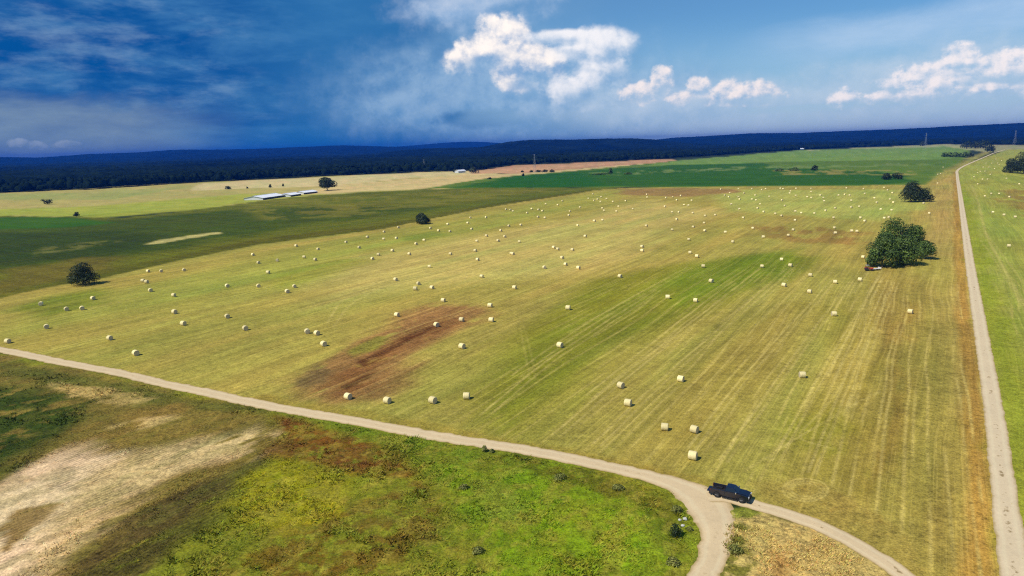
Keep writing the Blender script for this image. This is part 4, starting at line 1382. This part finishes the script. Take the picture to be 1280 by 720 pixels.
def place_bale(x, y, label, group, parts):
    p = G(x, y, 0.72)
    z = hz1(p[0], p[1])
    p = G(x, y, 0.72 + z)
    az_axis = LEV + rad(90) + rad(random.gauss(0, 16))
    if x < 420:
        az_axis += rad(10)
    rz = -az_axis + rad(90)
    s = random.uniform(0.95, 1.06)
    if parts:
        t = thing('hay_bale', label, 'hay bale', (p[0], p[1], z - 0.02), rz, group)
        obj('rolled_hay', ME_ROLL, None, t)
        for m_ in ME_END:
            obj('end_face', m_, None, t)
        t.scale = (s, s, s)
        return t
    o = obj('hay_bale', ME_BALE)
    o.location = (p[0], p[1], z - 0.02)
    o.rotation_euler = (0, 0, rz)
    o.scale = (s, s, s)
    return tag(o, label, 'hay bale', group)


for x, y, lab in NEAR_BALES:
    place_bale(x, y, lab, 'hay bales told apart in the near field', True)
for x, y, lab in BEYOND_NEAR:
    place_bale(x, y, lab, 'hay bales beyond the gravel road', y > 250)
ONES = 'first second third fourth fifth sixth seventh eighth ninth tenth eleventh twelfth thirteenth fourteenth fifteenth sixteenth seventeenth eighteenth nineteenth'.split()
TENS = {20: ('twentieth', 'twenty'), 30: ('thirtieth', 'thirty'), 40: ('fortieth', 'forty')}


def ordinal(n):
    if n < 20:
        return ONES[n - 1]
    t, o = n // 10 * 10, n % 10
    return TENS[t][0] if o == 0 else TENS[t][1] + '-' + ONES[o - 1]


BANDS = [(0, 240, 'along the far field edge'), (240, 246, 'level with the white sheds'), (246, 252, 'level with the foot of the tree mound'),
         (252, 259, 'just under the level of the tree mound'), (259, 266, 'level with the top of the lone bush'), (266, 273, 'level with the middle of the lone bush'),
         (273, 281, 'level with the foot of the lone bush'), (281, 290, 'just under the level of the lone bush'), (290, 300, 'level with the top of the big clump'),
         (300, 312, 'level with the middle of the big clump'), (312, 322, 'level with the lower big clump'), (322, 337, 'level with the foot of the big clump')]
FAR = [(x, y, 'distant bales on the left of the field') for x, y in FAR_LEFT] + [(x, y, 'distant bales in the middle of the field') for x, y in FAR_MID] + [(x, y, 'distant bales on the right of the field') for x, y in FAR_RIGHT]
for lo, hi, words in BANDS:
    row = sorted([b for b in FAR if lo <= b[1] < hi])
    for k, (x, y, grp) in enumerate(row):
        place_bale(x, y, 'distant hay bale %s, %s from the left' % (words, ordinal(k + 1)), grp, False)
for k, (x, y) in enumerate(sorted(ACROSS)):
    place_bale(x, y, 'tiny hay bale on the dry strip before the road bend, %s from the left' % ordinal(k + 1), 'bales on the dry strip by the road bend', False)
for k, (x, y) in enumerate(sorted(BEYOND, key=lambda b: -b[1])):
    place_bale(x, y, 'tiny hay bale on the strip beyond the road bend, %s counting away' % ordinal(k + 1), 'tiny bales beyond the road bend', False)

# ------------------------------------------------------------------ pickup truck
def arch(cx, cz, r_, a0, a1, n=9):
    return [(cx + r_ * math.cos(rad(a0 + (a1 - a0) * k / n)), cz + r_ * math.sin(rad(a0 + (a1 - a0) * k / n))) for k in range(n + 1)]


def add_panel(bm, q, off, th=0.012):
    """thin four-cornered pane standing proud of a face"""
    q = [Vector(p) for p in q]
    nrm = (q[1] - q[0]).cross(q[3] - q[0]).normalized()
    a = [bm.verts.new(p + nrm * (off - th)) for p in q]
    b_ = [bm.verts.new(p + nrm * off) for p in q]
    bm.faces.new(b_)
    bm.faces.new(list(reversed(a)))
    for i in range(4):
        bm.faces.new((a[i], a[(i + 1) % 4], b_[(i + 1) % 4], b_[i]))


def part(name, fn, mat, parent, smooth=False):
    bm = bmesh.new()
    fn(bm)
    return obj(name, bm_mesh(name, bm, smooth), mat, parent)


def lerp(a, b, t):
    return tuple(a[i] + (b[i] - a[i]) * t for i in range(3))


def build_pickup():
    rear, front = G(895.6, 621.5), G(926.9, 628.7)
    d = (front - rear)[:2]
    d /= np.linalg.norm(d)
    left = np.array([-d[1], d[0]])
    mid = (rear + front)[:2] / 2 + left * 0.84
    loc = (mid[0], mid[1], hz1(*mid) + 0.05)
    t = thing('pickup_truck', 'black crew cab pickup truck parked at the dirt lane fork, tailgate lowered', 'pickup truck', loc, math.atan2(d[1], d[0]))
    t.scale = (0.95, 0.97, 1.0)
    FX, RX, WR = 1.86, -1.86, 0.43
    body = [(-0.72, 0.50), (FX - 0.56, 0.48)] + arch(FX, 0.44, 0.53, 172, 8) + [(2.50, 0.46), (2.86, 0.50), (2.96, 0.62), (2.95, 1.02), (2.84, 1.16), (2.3, 1.24), (1.30, 1.30), (-0.72, 1.33)]
    part('body', lambda bm: add_prism(bm, body, -0.99, 0.99, 0.06), M['paint'], t, False)
    side = [(-2.90, 0.62), (RX - 0.55, 0.55)] + arch(RX, 0.44, 0.54, 170, 10) + [(-0.74, 0.52), (-0.74, 1.36), (-2.90, 1.36)]
    for s in (-1, 1):
        y0, y1 = sorted((s * 0.99, s * 0.86))
        part('bed_side', lambda bm: add_prism(bm, side, y0, y1, 0.02), M['paint'], t)
        part('fender_flare', lambda bm: add_prism(bm, arch(RX, 0.44, 0.60, 175, 5, 12) + arch(RX, 0.44, 0.53, 5, 175, 12), *sorted((s * 0.97, s * 1.03)), 0.012), M['plastic'], t)
        part('fender_flare', lambda bm: add_prism(bm, arch(FX, 0.44, 0.59, 175, 5, 12) + arch(FX, 0.44, 0.52, 5, 175, 12), *sorted((s * 0.97, s * 1.03)), 0.012), M['plastic'], t)
        part('side_step', lambda bm: add_box(bm, -1.2, 1.2, *sorted((s * 0.93, s * 1.08)), 0.36, 0.43, 0.02), M['plastic'], t)
    part('bed_floor', lambda bm: add_box(bm, -2.9, -0.76, -0.858, 0.858, 0.70, 0.77), M['plastic'], t)
    for s in (-1, 1):
        part('wheel_housing', lambda bm: add_box(bm, RX - 0.5, RX + 0.5, *sorted((s * 0.60, s * 0.857)), 0.772, 1.02, 0.06), M['plastic'], t)
    tg = part('tailgate', lambda bm: add_box(bm, -3.46, -2.93, -0.84, 0.84, 0.70, 0.77, 0.02), M['paint'], t)
    part('rear_bumper', lambda bm: add_box(bm, -3.12, -2.90, -0.97, 0.97, 0.46, 0.62, 0.04), M['plastic'], t)
    # greenhouse
    zb, zt = 1.315, 1.92
    B = {'fl': (1.38, .90, zb), 'fr': (1.38, -.90, zb), 'rl': (-0.70, .90, zb), 'rr': (-0.70, -.90, zb)}
    Tp = {'fl': (0.62, .70, zt), 'fr': (0.62, -.70, zt), 'rl': (-0.52, .70, zt), 'rr': (-0.52, -.70, zt)}

    def cabf(bm):
        v = {k: bm.verts.new(p) for k, p in B.items()}
        w = {k: bm.verts.new(p) for k, p in Tp.items()}
        bm.faces.new((v['fl'], v['fr'], w['fr'], w['fl']))
        bm.faces.new((v['fr'], v['rr'], w['rr'], w['fr']))
        bm.faces.new((v['rr'], v['rl'], w['rl'], w['rr']))
        bm.faces.new((v['rl'], v['fl'], w['fl'], w['rl']))
        bm.faces.new((w['fl'], w['fr'], w['rr'], w['rl']))
        bm.faces.new((v['rl'], v['rr'], v['fr'], v['fl']))
        bmesh.ops.bevel(bm, geom=list(bm.edges), offset=0.055, segments=3, affect='EDGES', profile=0.6)
    cab = part('cab', cabf, M['paint'], t, False)

    def pane(c0, c1, c2, c3, u0, u1, v0, v1):
        """c0 c1 bottom edge, c3 c2 top edge"""
        def f(u, v):
            return lerp(lerp(c0, c1, u), lerp(c3, c2, u), v)
        return [f(u0, v0), f(u1, v0), f(u1, v1), f(u0, v1)]
    part('windshield', lambda bm: add_panel(bm, pane(B['fr'], B['fl'], Tp['fl'], Tp['fr'], .07, .93, .10, .90), 0.008), M['glass'], t)
    part('rear_window', lambda bm: add_panel(bm, pane(B['rl'], B['rr'], Tp['rr'], Tp['rl'], .09, .91, .14, .86), 0.008), M['glass'], t)
    for (a0, a1) in ((.06, .45), (.50, .86)):
        part('side_window', lambda bm: add_panel(bm, pane(B['rr'], B['fr'], Tp['fr'], Tp['rr'], a0, a1, .12, .86), 0.008), M['glass'], t)
        part('side_window', lambda bm: add_panel(bm, pane(B['fl'], B['rl'], Tp['rl'], Tp['fl'], 1 - a1, 1 - a0, .12, .86), 0.008), M['glass'], t)
    part('hood', lambda bm: add_prism(bm, [(1.38, 1.28), (2.78, 1.16), (2.86, 1.19), (2.3, 1.29), (1.40, 1.36)], -0.72, 0.72, 0.02), M['paint'], t)
    part('grille', lambda bm: add_box(bm, 2.93, 2.99, -0.58, 0.58, 0.72, 1.06, 0.015), M['plastic'], t)
    part('front_bumper', lambda bm: add_box(bm, 2.78, 3.08, -0.99, 0.99, 0.44, 0.66, 0.05), M['plastic'], t)
    for s in (-1, 1):
        part('headlight', lambda bm: add_box(bm, 2.70, 2.985, *sorted((s * 0.60, s * 0.97)), 0.86, 1.09, 0.03), M['lens'], t)
        part('tail_light', lambda bm: add_box(bm, -2.93, -2.87, *sorted((s * 0.87, s * 0.985)), 0.92, 1.28, 0.01), M['redlens'], t)
        mi = part('mirror', lambda bm: add_box(bm, 0.98, 1.14, *sorted((s * 1.0, s * 1.26)), 1.34, 1.56, 0.03), M['chrome'], t)
        for zx in (0.55, -0.45):
            part('door_handle', lambda bm: add_box(bm, zx - 0.1, zx + 0.1, *sorted((s * 0.985, s * 1.02)), 1.12, 1.16, 0.01), M['plastic'], t)
    tyre = [(0.26, -0.13), (0.37, -0.14), (0.42, -0.12), (0.43, -0.06), (0.43, 0.06), (0.42, 0.12), (0.37, 0.14), (0.26, 0.13)]
    for x in (FX, RX):
        for s in (-1, 1):
            c = (x, s * 0.86, 0.43)
            wh = part('wheel', lambda bm: add_lathe_y(bm, tyre, 26, c), M['rubber'], t, True)
            wh.name = 'tyre'

            def rimf(bm):
                add_lathe_y(bm, [(0.27, -0.1), (0.27, 0.1)], 20, c)
                yo = c[1] + s * 0.105
                for k in range(6):
                    a = k * math.pi / 3
                    add_tube(bm, [(c[0], yo, c[2]), (c[0] + .24 * math.cos(a), yo + s * .01, c[2] + .24 * math.sin(a))], [.05, .035], 6)
                add_tube(bm, [(c[0], yo - s * .02, c[2]), (c[0], yo + s * .04, c[2])], [.07, .06], 10)
            part('rim', rimf, M['alloy'], t)
    return t


build_pickup()


# ------------------------------------------------------------------ tractor and trailer by the clump
def build_tractor():
    p = G(1085.3, 338.6)
    t = thing('tractor', 'small red tractor at the left foot of the big tree clump', 'tractor', (p[0], p[1], hz1(p[0], p[1])), rad(-20))
    part('hood', lambda bm: add_box(bm, 0.2, 1.75, -.32, .32, .75, 1.35, .06), M['red'], t)
    part('chassis', lambda bm: add_box(bm, -0.9, 1.7, -.25, .25, .5, .8, .03), M['plastic'], t)
    part('seat', lambda bm: add_box(bm, -0.75, -0.3, -.25, .25, 1.0, 1.45, .05), M['plastic'], t)
    part('roof', lambda bm: add_box(bm, -1.1, 0.2, -.65, .65, 2.2, 2.3, .03), M['steel'], t)
    for x in (-1.0, 0.1):
        for s in (-.58, .58):
            part('roof_post', lambda bm: add_tube(bm, [(x, s, .8), (x, s, 2.22)], [.04, .04], 6), M['plastic'], t)
    for s in (-1, 1):
        part('fender', lambda bm: add_prism(bm, arch(-.65, .72, .82, 150, 20) + arch(-.65, .72, .76, 20, 150), *sorted((s * .45, s * .85))), M['red'], t)
        part('rear_wheel', lambda bm: add_lathe_y(bm, [(.3, -.18), (.68, -.2), (.72, -.1), (.72, .1), (.68, .2), (.3, .18)], 20, (-.65, s * .7, .72)), M['rubber'], t, True)
        part('front_wheel', lambda bm: add_lathe_y(bm, [(.15, -.1), (.36, -.11), (.38, 0), (.36, .11), (.15, .1)], 16, (1.35, s * .55, .38)), M['rubber'], t, True)


def build_trailer():
    a, b = G(1089.5, 338.2), G(1099.5, 337.4)
    d = (b - a)[:2]
    L = np.linalg.norm(d)
    m_ = (a + b)[:2] / 2
    t = thing('flat_trailer', 'low pale flatbed trailer behind the red tractor under the clump', 'trailer', (m_[0], m_[1], hz1(*m_)), math.atan2(d[1], d[0]))
    for k in range(5):
        y0 = -0.9 + k * 0.36
        part('deck_plank', lambda bm: add_box(bm, -L / 2, L / 2, y0, y0 + 0.34, 0.62, 0.68, .01), M['pale_deck'], t)
    part('frame', lambda bm: [add_box(bm, -L / 2, L / 2, s - .05, s + .05, .5, .618) for s in (-.6, .6)], M['steel'], t)
    part('headboard', lambda bm: add_box(bm, L / 2 - .08, L / 2, -.9, .9, .685, 1.15, .02), M['pale_deck'], t)
    for s in (-1, 1):
        part('wheel', lambda bm: add_lathe_y(bm, [(.12, -.09), (.30, -.1), (.32, 0), (.30, .1), (.12, .09)], 16, (0, s * .75, .32)), M['rubber'], t, True)


build_tractor()
build_trailer()


# ------------------------------------------------------------------ sheds, barn, houses
def shed(name, label, a_px, b_px, width, wall_h, ridge_h, group=None, bays=7, dark=True, cat='shed'):
    """long shed; a, b = photo survey of the two ends of the near eave wall on the ground"""
    a, b = G(*a_px), G(*b_px)
    d = (b - a)[:2]
    L = float(np.linalg.norm(d))
    d /= L
    out = np.array([d[1], -d[0]])            # right-hand normal = towards the seen wall
    c = (a + b)[:2] / 2 - out * width / 2
    t = thing(name, label, cat, (c[0], c[1], 0), math.atan2(d[1], d[0]), group)
    hw, hl = width / 2, L / 2
    for s in (-1, 1):
        y0, y1 = sorted((s * hw, s * (hw - .2)))
        w = part('side_wall', lambda bm: add_box(bm, -hl, hl, y0, y1, 0, wall_h), M['shed_wall'] if dark else M['shed_end'], t)
        for k in range(bays):
            x = -hl + (k + .5) * L / bays
            ya, yb = sorted((s * (hw + .01), s * (hw + .06)))
            part('post', lambda bm: add_box(bm, x - .12, x + .12, ya, yb, 0, wall_h - .1), M['steel'], w)
    for s in (-1, 1):
        xa = s * (hl - .22)
        part('end_wall', lambda bm: (add_prism(bm, [(-hw + .21, 0), (hw - .21, 0), (hw - .21, wall_h), (0, ridge_h - .1), (-hw + .21, wall_h)], xa - .1, xa + .1),
                                     [setattr(v, 'co', Vector((v.co.y, -v.co.x, v.co.z))) for v in bm.verts]), M['shed_end'], t)
    for s in (-1, 1):
        def rf(bm):
            n = 18
            e = .7
            for k in range(n):
                x0, x1 = -hl - e + k * (L + 2 * e) / n, -hl - e + (k + 1) * (L + 2 * e) / n - .03
                lift = .03 * (k % 2)
                zz = wall_h - .25
                q = [(x0, s * (hw + .8), zz + lift), (x1, s * (hw + .8), zz + lift), (x1, 0, ridge_h + lift), (x0, 0, ridge_h + lift)]
                if s < 0:
                    add_panel(bm, q, .1, .1)
                else:
                    add_panel(bm, [q[1], q[0], q[3], q[2]], .1, .1)
        part('roof_slope', rf, M['white_roof'], t)
    part('ridge_cap', lambda bm: add_box(bm, -hl - .7, hl + .7, -.5, .5, ridge_h + .12, ridge_h + .28, .05), M['white_roof'], t)
    return t


SG = 'long white-roofed sheds on the pale field'
shed('cattle_shed', 'largest long white-roofed shed, nearest of the three on the pale field', (329, 250), (356, 246), 24, 2.4, 4.4, SG, 9)
shed('cattle_shed', 'middle white-roofed shed of the three on the pale field', (363.5, 246), (376.5, 244.2), 17, 2.2, 3.8, SG, 6)
shed('cattle_shed', 'farthest white-roofed shed of the three, nearest the round-crowned tree', (380, 243), (397, 241.1), 15, 2.2, 3.7, SG, 6)
shed('barn', 'small white barn between two dark trees at the wood edge', (573, 216.2), (582, 215.4), 9, 3.6, 6.0, None, 4, False, 'barn')
shed('farm_building', 'tiny pale farm building far off at the green crop top edge', (998, 187.6), (1005, 187.3), 14, 4, 7, None, 3, False, 'barn')


# ------------------------------------------------------------------ power line towers
def tower(label, px, y_base, y_top):
    p = G(px, y_base)
    h = (y_base - y_top) * mpp(p)
    t = thing('lattice_tower', label, 'power tower', (p[0], p[1], 0), rad(20), 'power line towers')
    w0, w1 = h * .085, h * .02

    def corner(k, z):
        f = z / h
        w = w0 + (w1 - w0) * min(1, f * 1.35)
        return ((-1, 1, 1, -1)[k] * w, (-1, -1, 1, 1)[k] * w, z)
    th = max(.11, h * .0032)
    for k in range(4):
        part('leg', lambda bm: add_tube(bm, [corner(k, 0), corner(k, h * .74), corner(k, h)], [th, th * .8, th * .6], 4), M['steel'], t)

    def lat(bm):
        nz = 8
        for i in range(nz):
            za, zb_ = h * i / nz, h * (i + 1) / nz
            for k in range(4):
                add_tube(bm, [corner(k, za), corner((k + 1) % 4, zb_)], [th * .5] * 2, 4)
                add_tube(bm, [corner((k + 1) % 4, za), corner(k, zb_)], [th * .5] * 2, 4)
    part('lattice', lat, M['steel'], t)
    for f in (.72, .84, .95):
        part('cross_arm', lambda bm: add_tube(bm, [(-h * .13, 0, h * f), (0, 0, h * (f + .02)), (h * .13, 0, h * f)], [th * .6, th, th * .6], 4), M['steel'], t)
    return t


tower('pale power tower standing on the straw field before the dark hill', 668.5, 216, 193)
tower('thin pale power tower at the wood edge left of the white barn', 530.5, 214.6, 199.5)
tower('tall pale lattice tower at the right end of the green crop', 1156.5, 185, 166.5)
tower('faint lattice tower before the wood near the right picture edge', 1268, 181.5, 163.5)


# ------------------------------------------------------------------ stones beside the fork
def stone(label, px, y, size, seed):
    p = G(px, y)
    rng = random.Random(seed)
    bm = bmesh.new()
    bmesh.ops.create_icosphere(bm, subdivisions=2, radius=size)
    for v in bm.verts:
        v.co *= 1 + rng.uniform(-.16, .16)
        v.co.z = v.co.z * .62 + size * .3
    o = obj('stone', bm_mesh('stone', bm), M['stone'])
    o.location = (p[0], p[1], hz1(p[0], p[1]))
    tag(o, label, 'stone', 'pale stones by the lane fork')


stone('bright white stone just right of the dark roadside bush', 849.5, 650, .24, 1)
stone('larger cream stone beside the white one near the lane fork', 856, 649, .34, 2)
stone('flat pale stone below the two stones near the lane fork', 853.5, 657, .26, 3)


# ------------------------------------------------------------------ rough grass
def build_grass():
    rng = np.random.default_rng(12)
    poly = W([(-330, 378), (0, 444), (150, 474), (300, 506), (460, 537), (620, 566), (770, 594), (838, 614), (866, 642), (872, 665), (868, 690), (840, 770), (820, 900), (-500, 900), (-900, 430)])
    bare = [W([(-60, 660), (0, 605), (60, 575), (120, 558), (150, 566), (120, 620), (60, 690), (0, 740)]), W([(110, 590), (250, 545), (345, 540), (240, 590), (100, 690)])]
    wedge = W([(908, 645), (935, 640), (1030, 670), (1098, 712), (1150, 780), (900, 800), (905, 700)])
    verge = W([(1280, 720), (1242, 480), (1222, 370), (1245, 370), (1300, 520), (1400, 760)])
    out_p = []
    for P, n in ((poly, 130000), (wedge, 5000), (verge, 7000)):
        A = np.array(P)
        lo, hi = A.min(0), A.max(0)
        lo = np.maximum(lo, (-160, 45))
        hi = np.minimum(hi, (160, 260))
        q = rng.uniform(lo, hi, (n, 2))
        ok = sdf_poly(q[:, 0], q[:, 1], P) < 0
        ok &= rng.random(n) < np.clip(110 / np.hypot(q[:, 0], q[:, 1]), .2, 1) ** 1.5
        ok &= np.abs(np.degrees(np.arctan2(q[:, 0], q[:, 1]))) < 46
        ok &= fbm(q[:, 0] / 4, q[:, 1] / 4, 91, 3, .6) > (0.42 if P is poly else .45)
        out_p.append(q[ok])
    q = np.vstack(out_p)
    for b_ in bare:
        inside = sdf_poly(q[:, 0], q[:, 1], b_) < 0
        q = q[~(inside & (rng.random(len(q)) < .9))]
    col, amp = land_colour(q[:, 0].copy(), q[:, 1].copy(), False)
    nb = 5
    n = len(q)
    tall = 0.16 + 0.42 * np.clip(fbm(q[:, 0] / 7, q[:, 1] / 7, 95, 3) * 2 - .6, 0, 1)
    tall *= np.where(amp[:, 0] > .3, .5, 1.0) * np.where(q[:, 0] > 25, .6, 1.0)
    z0 = height(q[:, 0], q[:, 1])
    V = np.zeros((n, nb, 4, 3))
    a = rng.uniform(0, 2 * math.pi, (n, nb))
    rr = rng.uniform(0, .38, (n, nb))
    bx_ = q[:, 0, None] + np.cos(a) * rr
    by_ = q[:, 1, None] + np.sin(a) * rr
    h = tall[:, None] * rng.uniform(.5, 1.25, (n, nb))
    w = rng.uniform(.025, .065, (n, nb))
    ln = rng.uniform(.4, 1.3, (n, nb)) * h
    ang = a + rng.normal(0, .6, (n, nb))
    px_, py_ = -np.sin(ang), np.cos(ang)
    for k, (sx, f, lf) in enumerate(((-1, 0, 0), (1, 0, 0), (.7, .62, .35), (-.35, 1, 1))):
        V[:, :, k, 0] = bx_ + px_ * w * sx + np.cos(ang) * ln * lf
        V[:, :, k, 1] = by_ + py_ * w * sx + np.sin(ang) * ln * lf
        V[:, :, k, 2] = z0[:, None] - .03 + h * f
    tone = rng.uniform(1.0, 1.65, (n, nb, 1))
    c = col[:, None, :] * tone * (1 + rng.normal(0, .1, (n, nb, 3)))
    c = np.repeat(np.clip(c, .004, .8)[:, :, None, :], 4, 2)
    F = np.arange(n * nb * 4).reshape(-1, 4)
    m, nt, b = new_mat('grass_blade')
    at = nt.nodes.new('ShaderNodeAttribute')
    at.attribute_name = 'Col'
    nt.links.new(at.outputs['Color'], b.inputs['Base Color'])
    b.inputs['Roughness'].default_value = .7
    b.inputs['Specular IOR Level'].default_value = .15
    o = obj('grass', mesh_from('grass', V.reshape(-1, 3), F, False, {'Col': c.reshape(-1, 3)}), m)
    tag(o, 'rough uneven grass and weeds below the dirt lane', 'grass', None, 'stuff')
    print('grass tufts', n)


build_grass()

# ------------------------------------------------------------------ the air
top = max(tops) + 12
bm = bmesh.new()
add_box(bm, -15800, 15800, -15800, 15800, -1.6, top)
hz_o = obj('haze', bm_mesh('haze', bm))
tag(hz_o, 'thin blue haze over the far land', 'haze', None, 'stuff')
hm = bpy.data.materials.new('air')
hm.use_nodes = True
ht = hm.node_tree
ht.nodes.clear()
pv = ht.nodes.new('ShaderNodeVolumePrincipled')
pv.inputs['Color'].default_value = (0.012, 0.15, 0.74, 1)
pv.inputs['Density'].default_value = 8e-5
pv.inputs['Anisotropy'].default_value = 0.0
ho = ht.nodes.new('ShaderNodeOutputMaterial')
ht.links.new(pv.outputs[0], ho.inputs['Volume'])
hz_o.data.materials.append(hm)
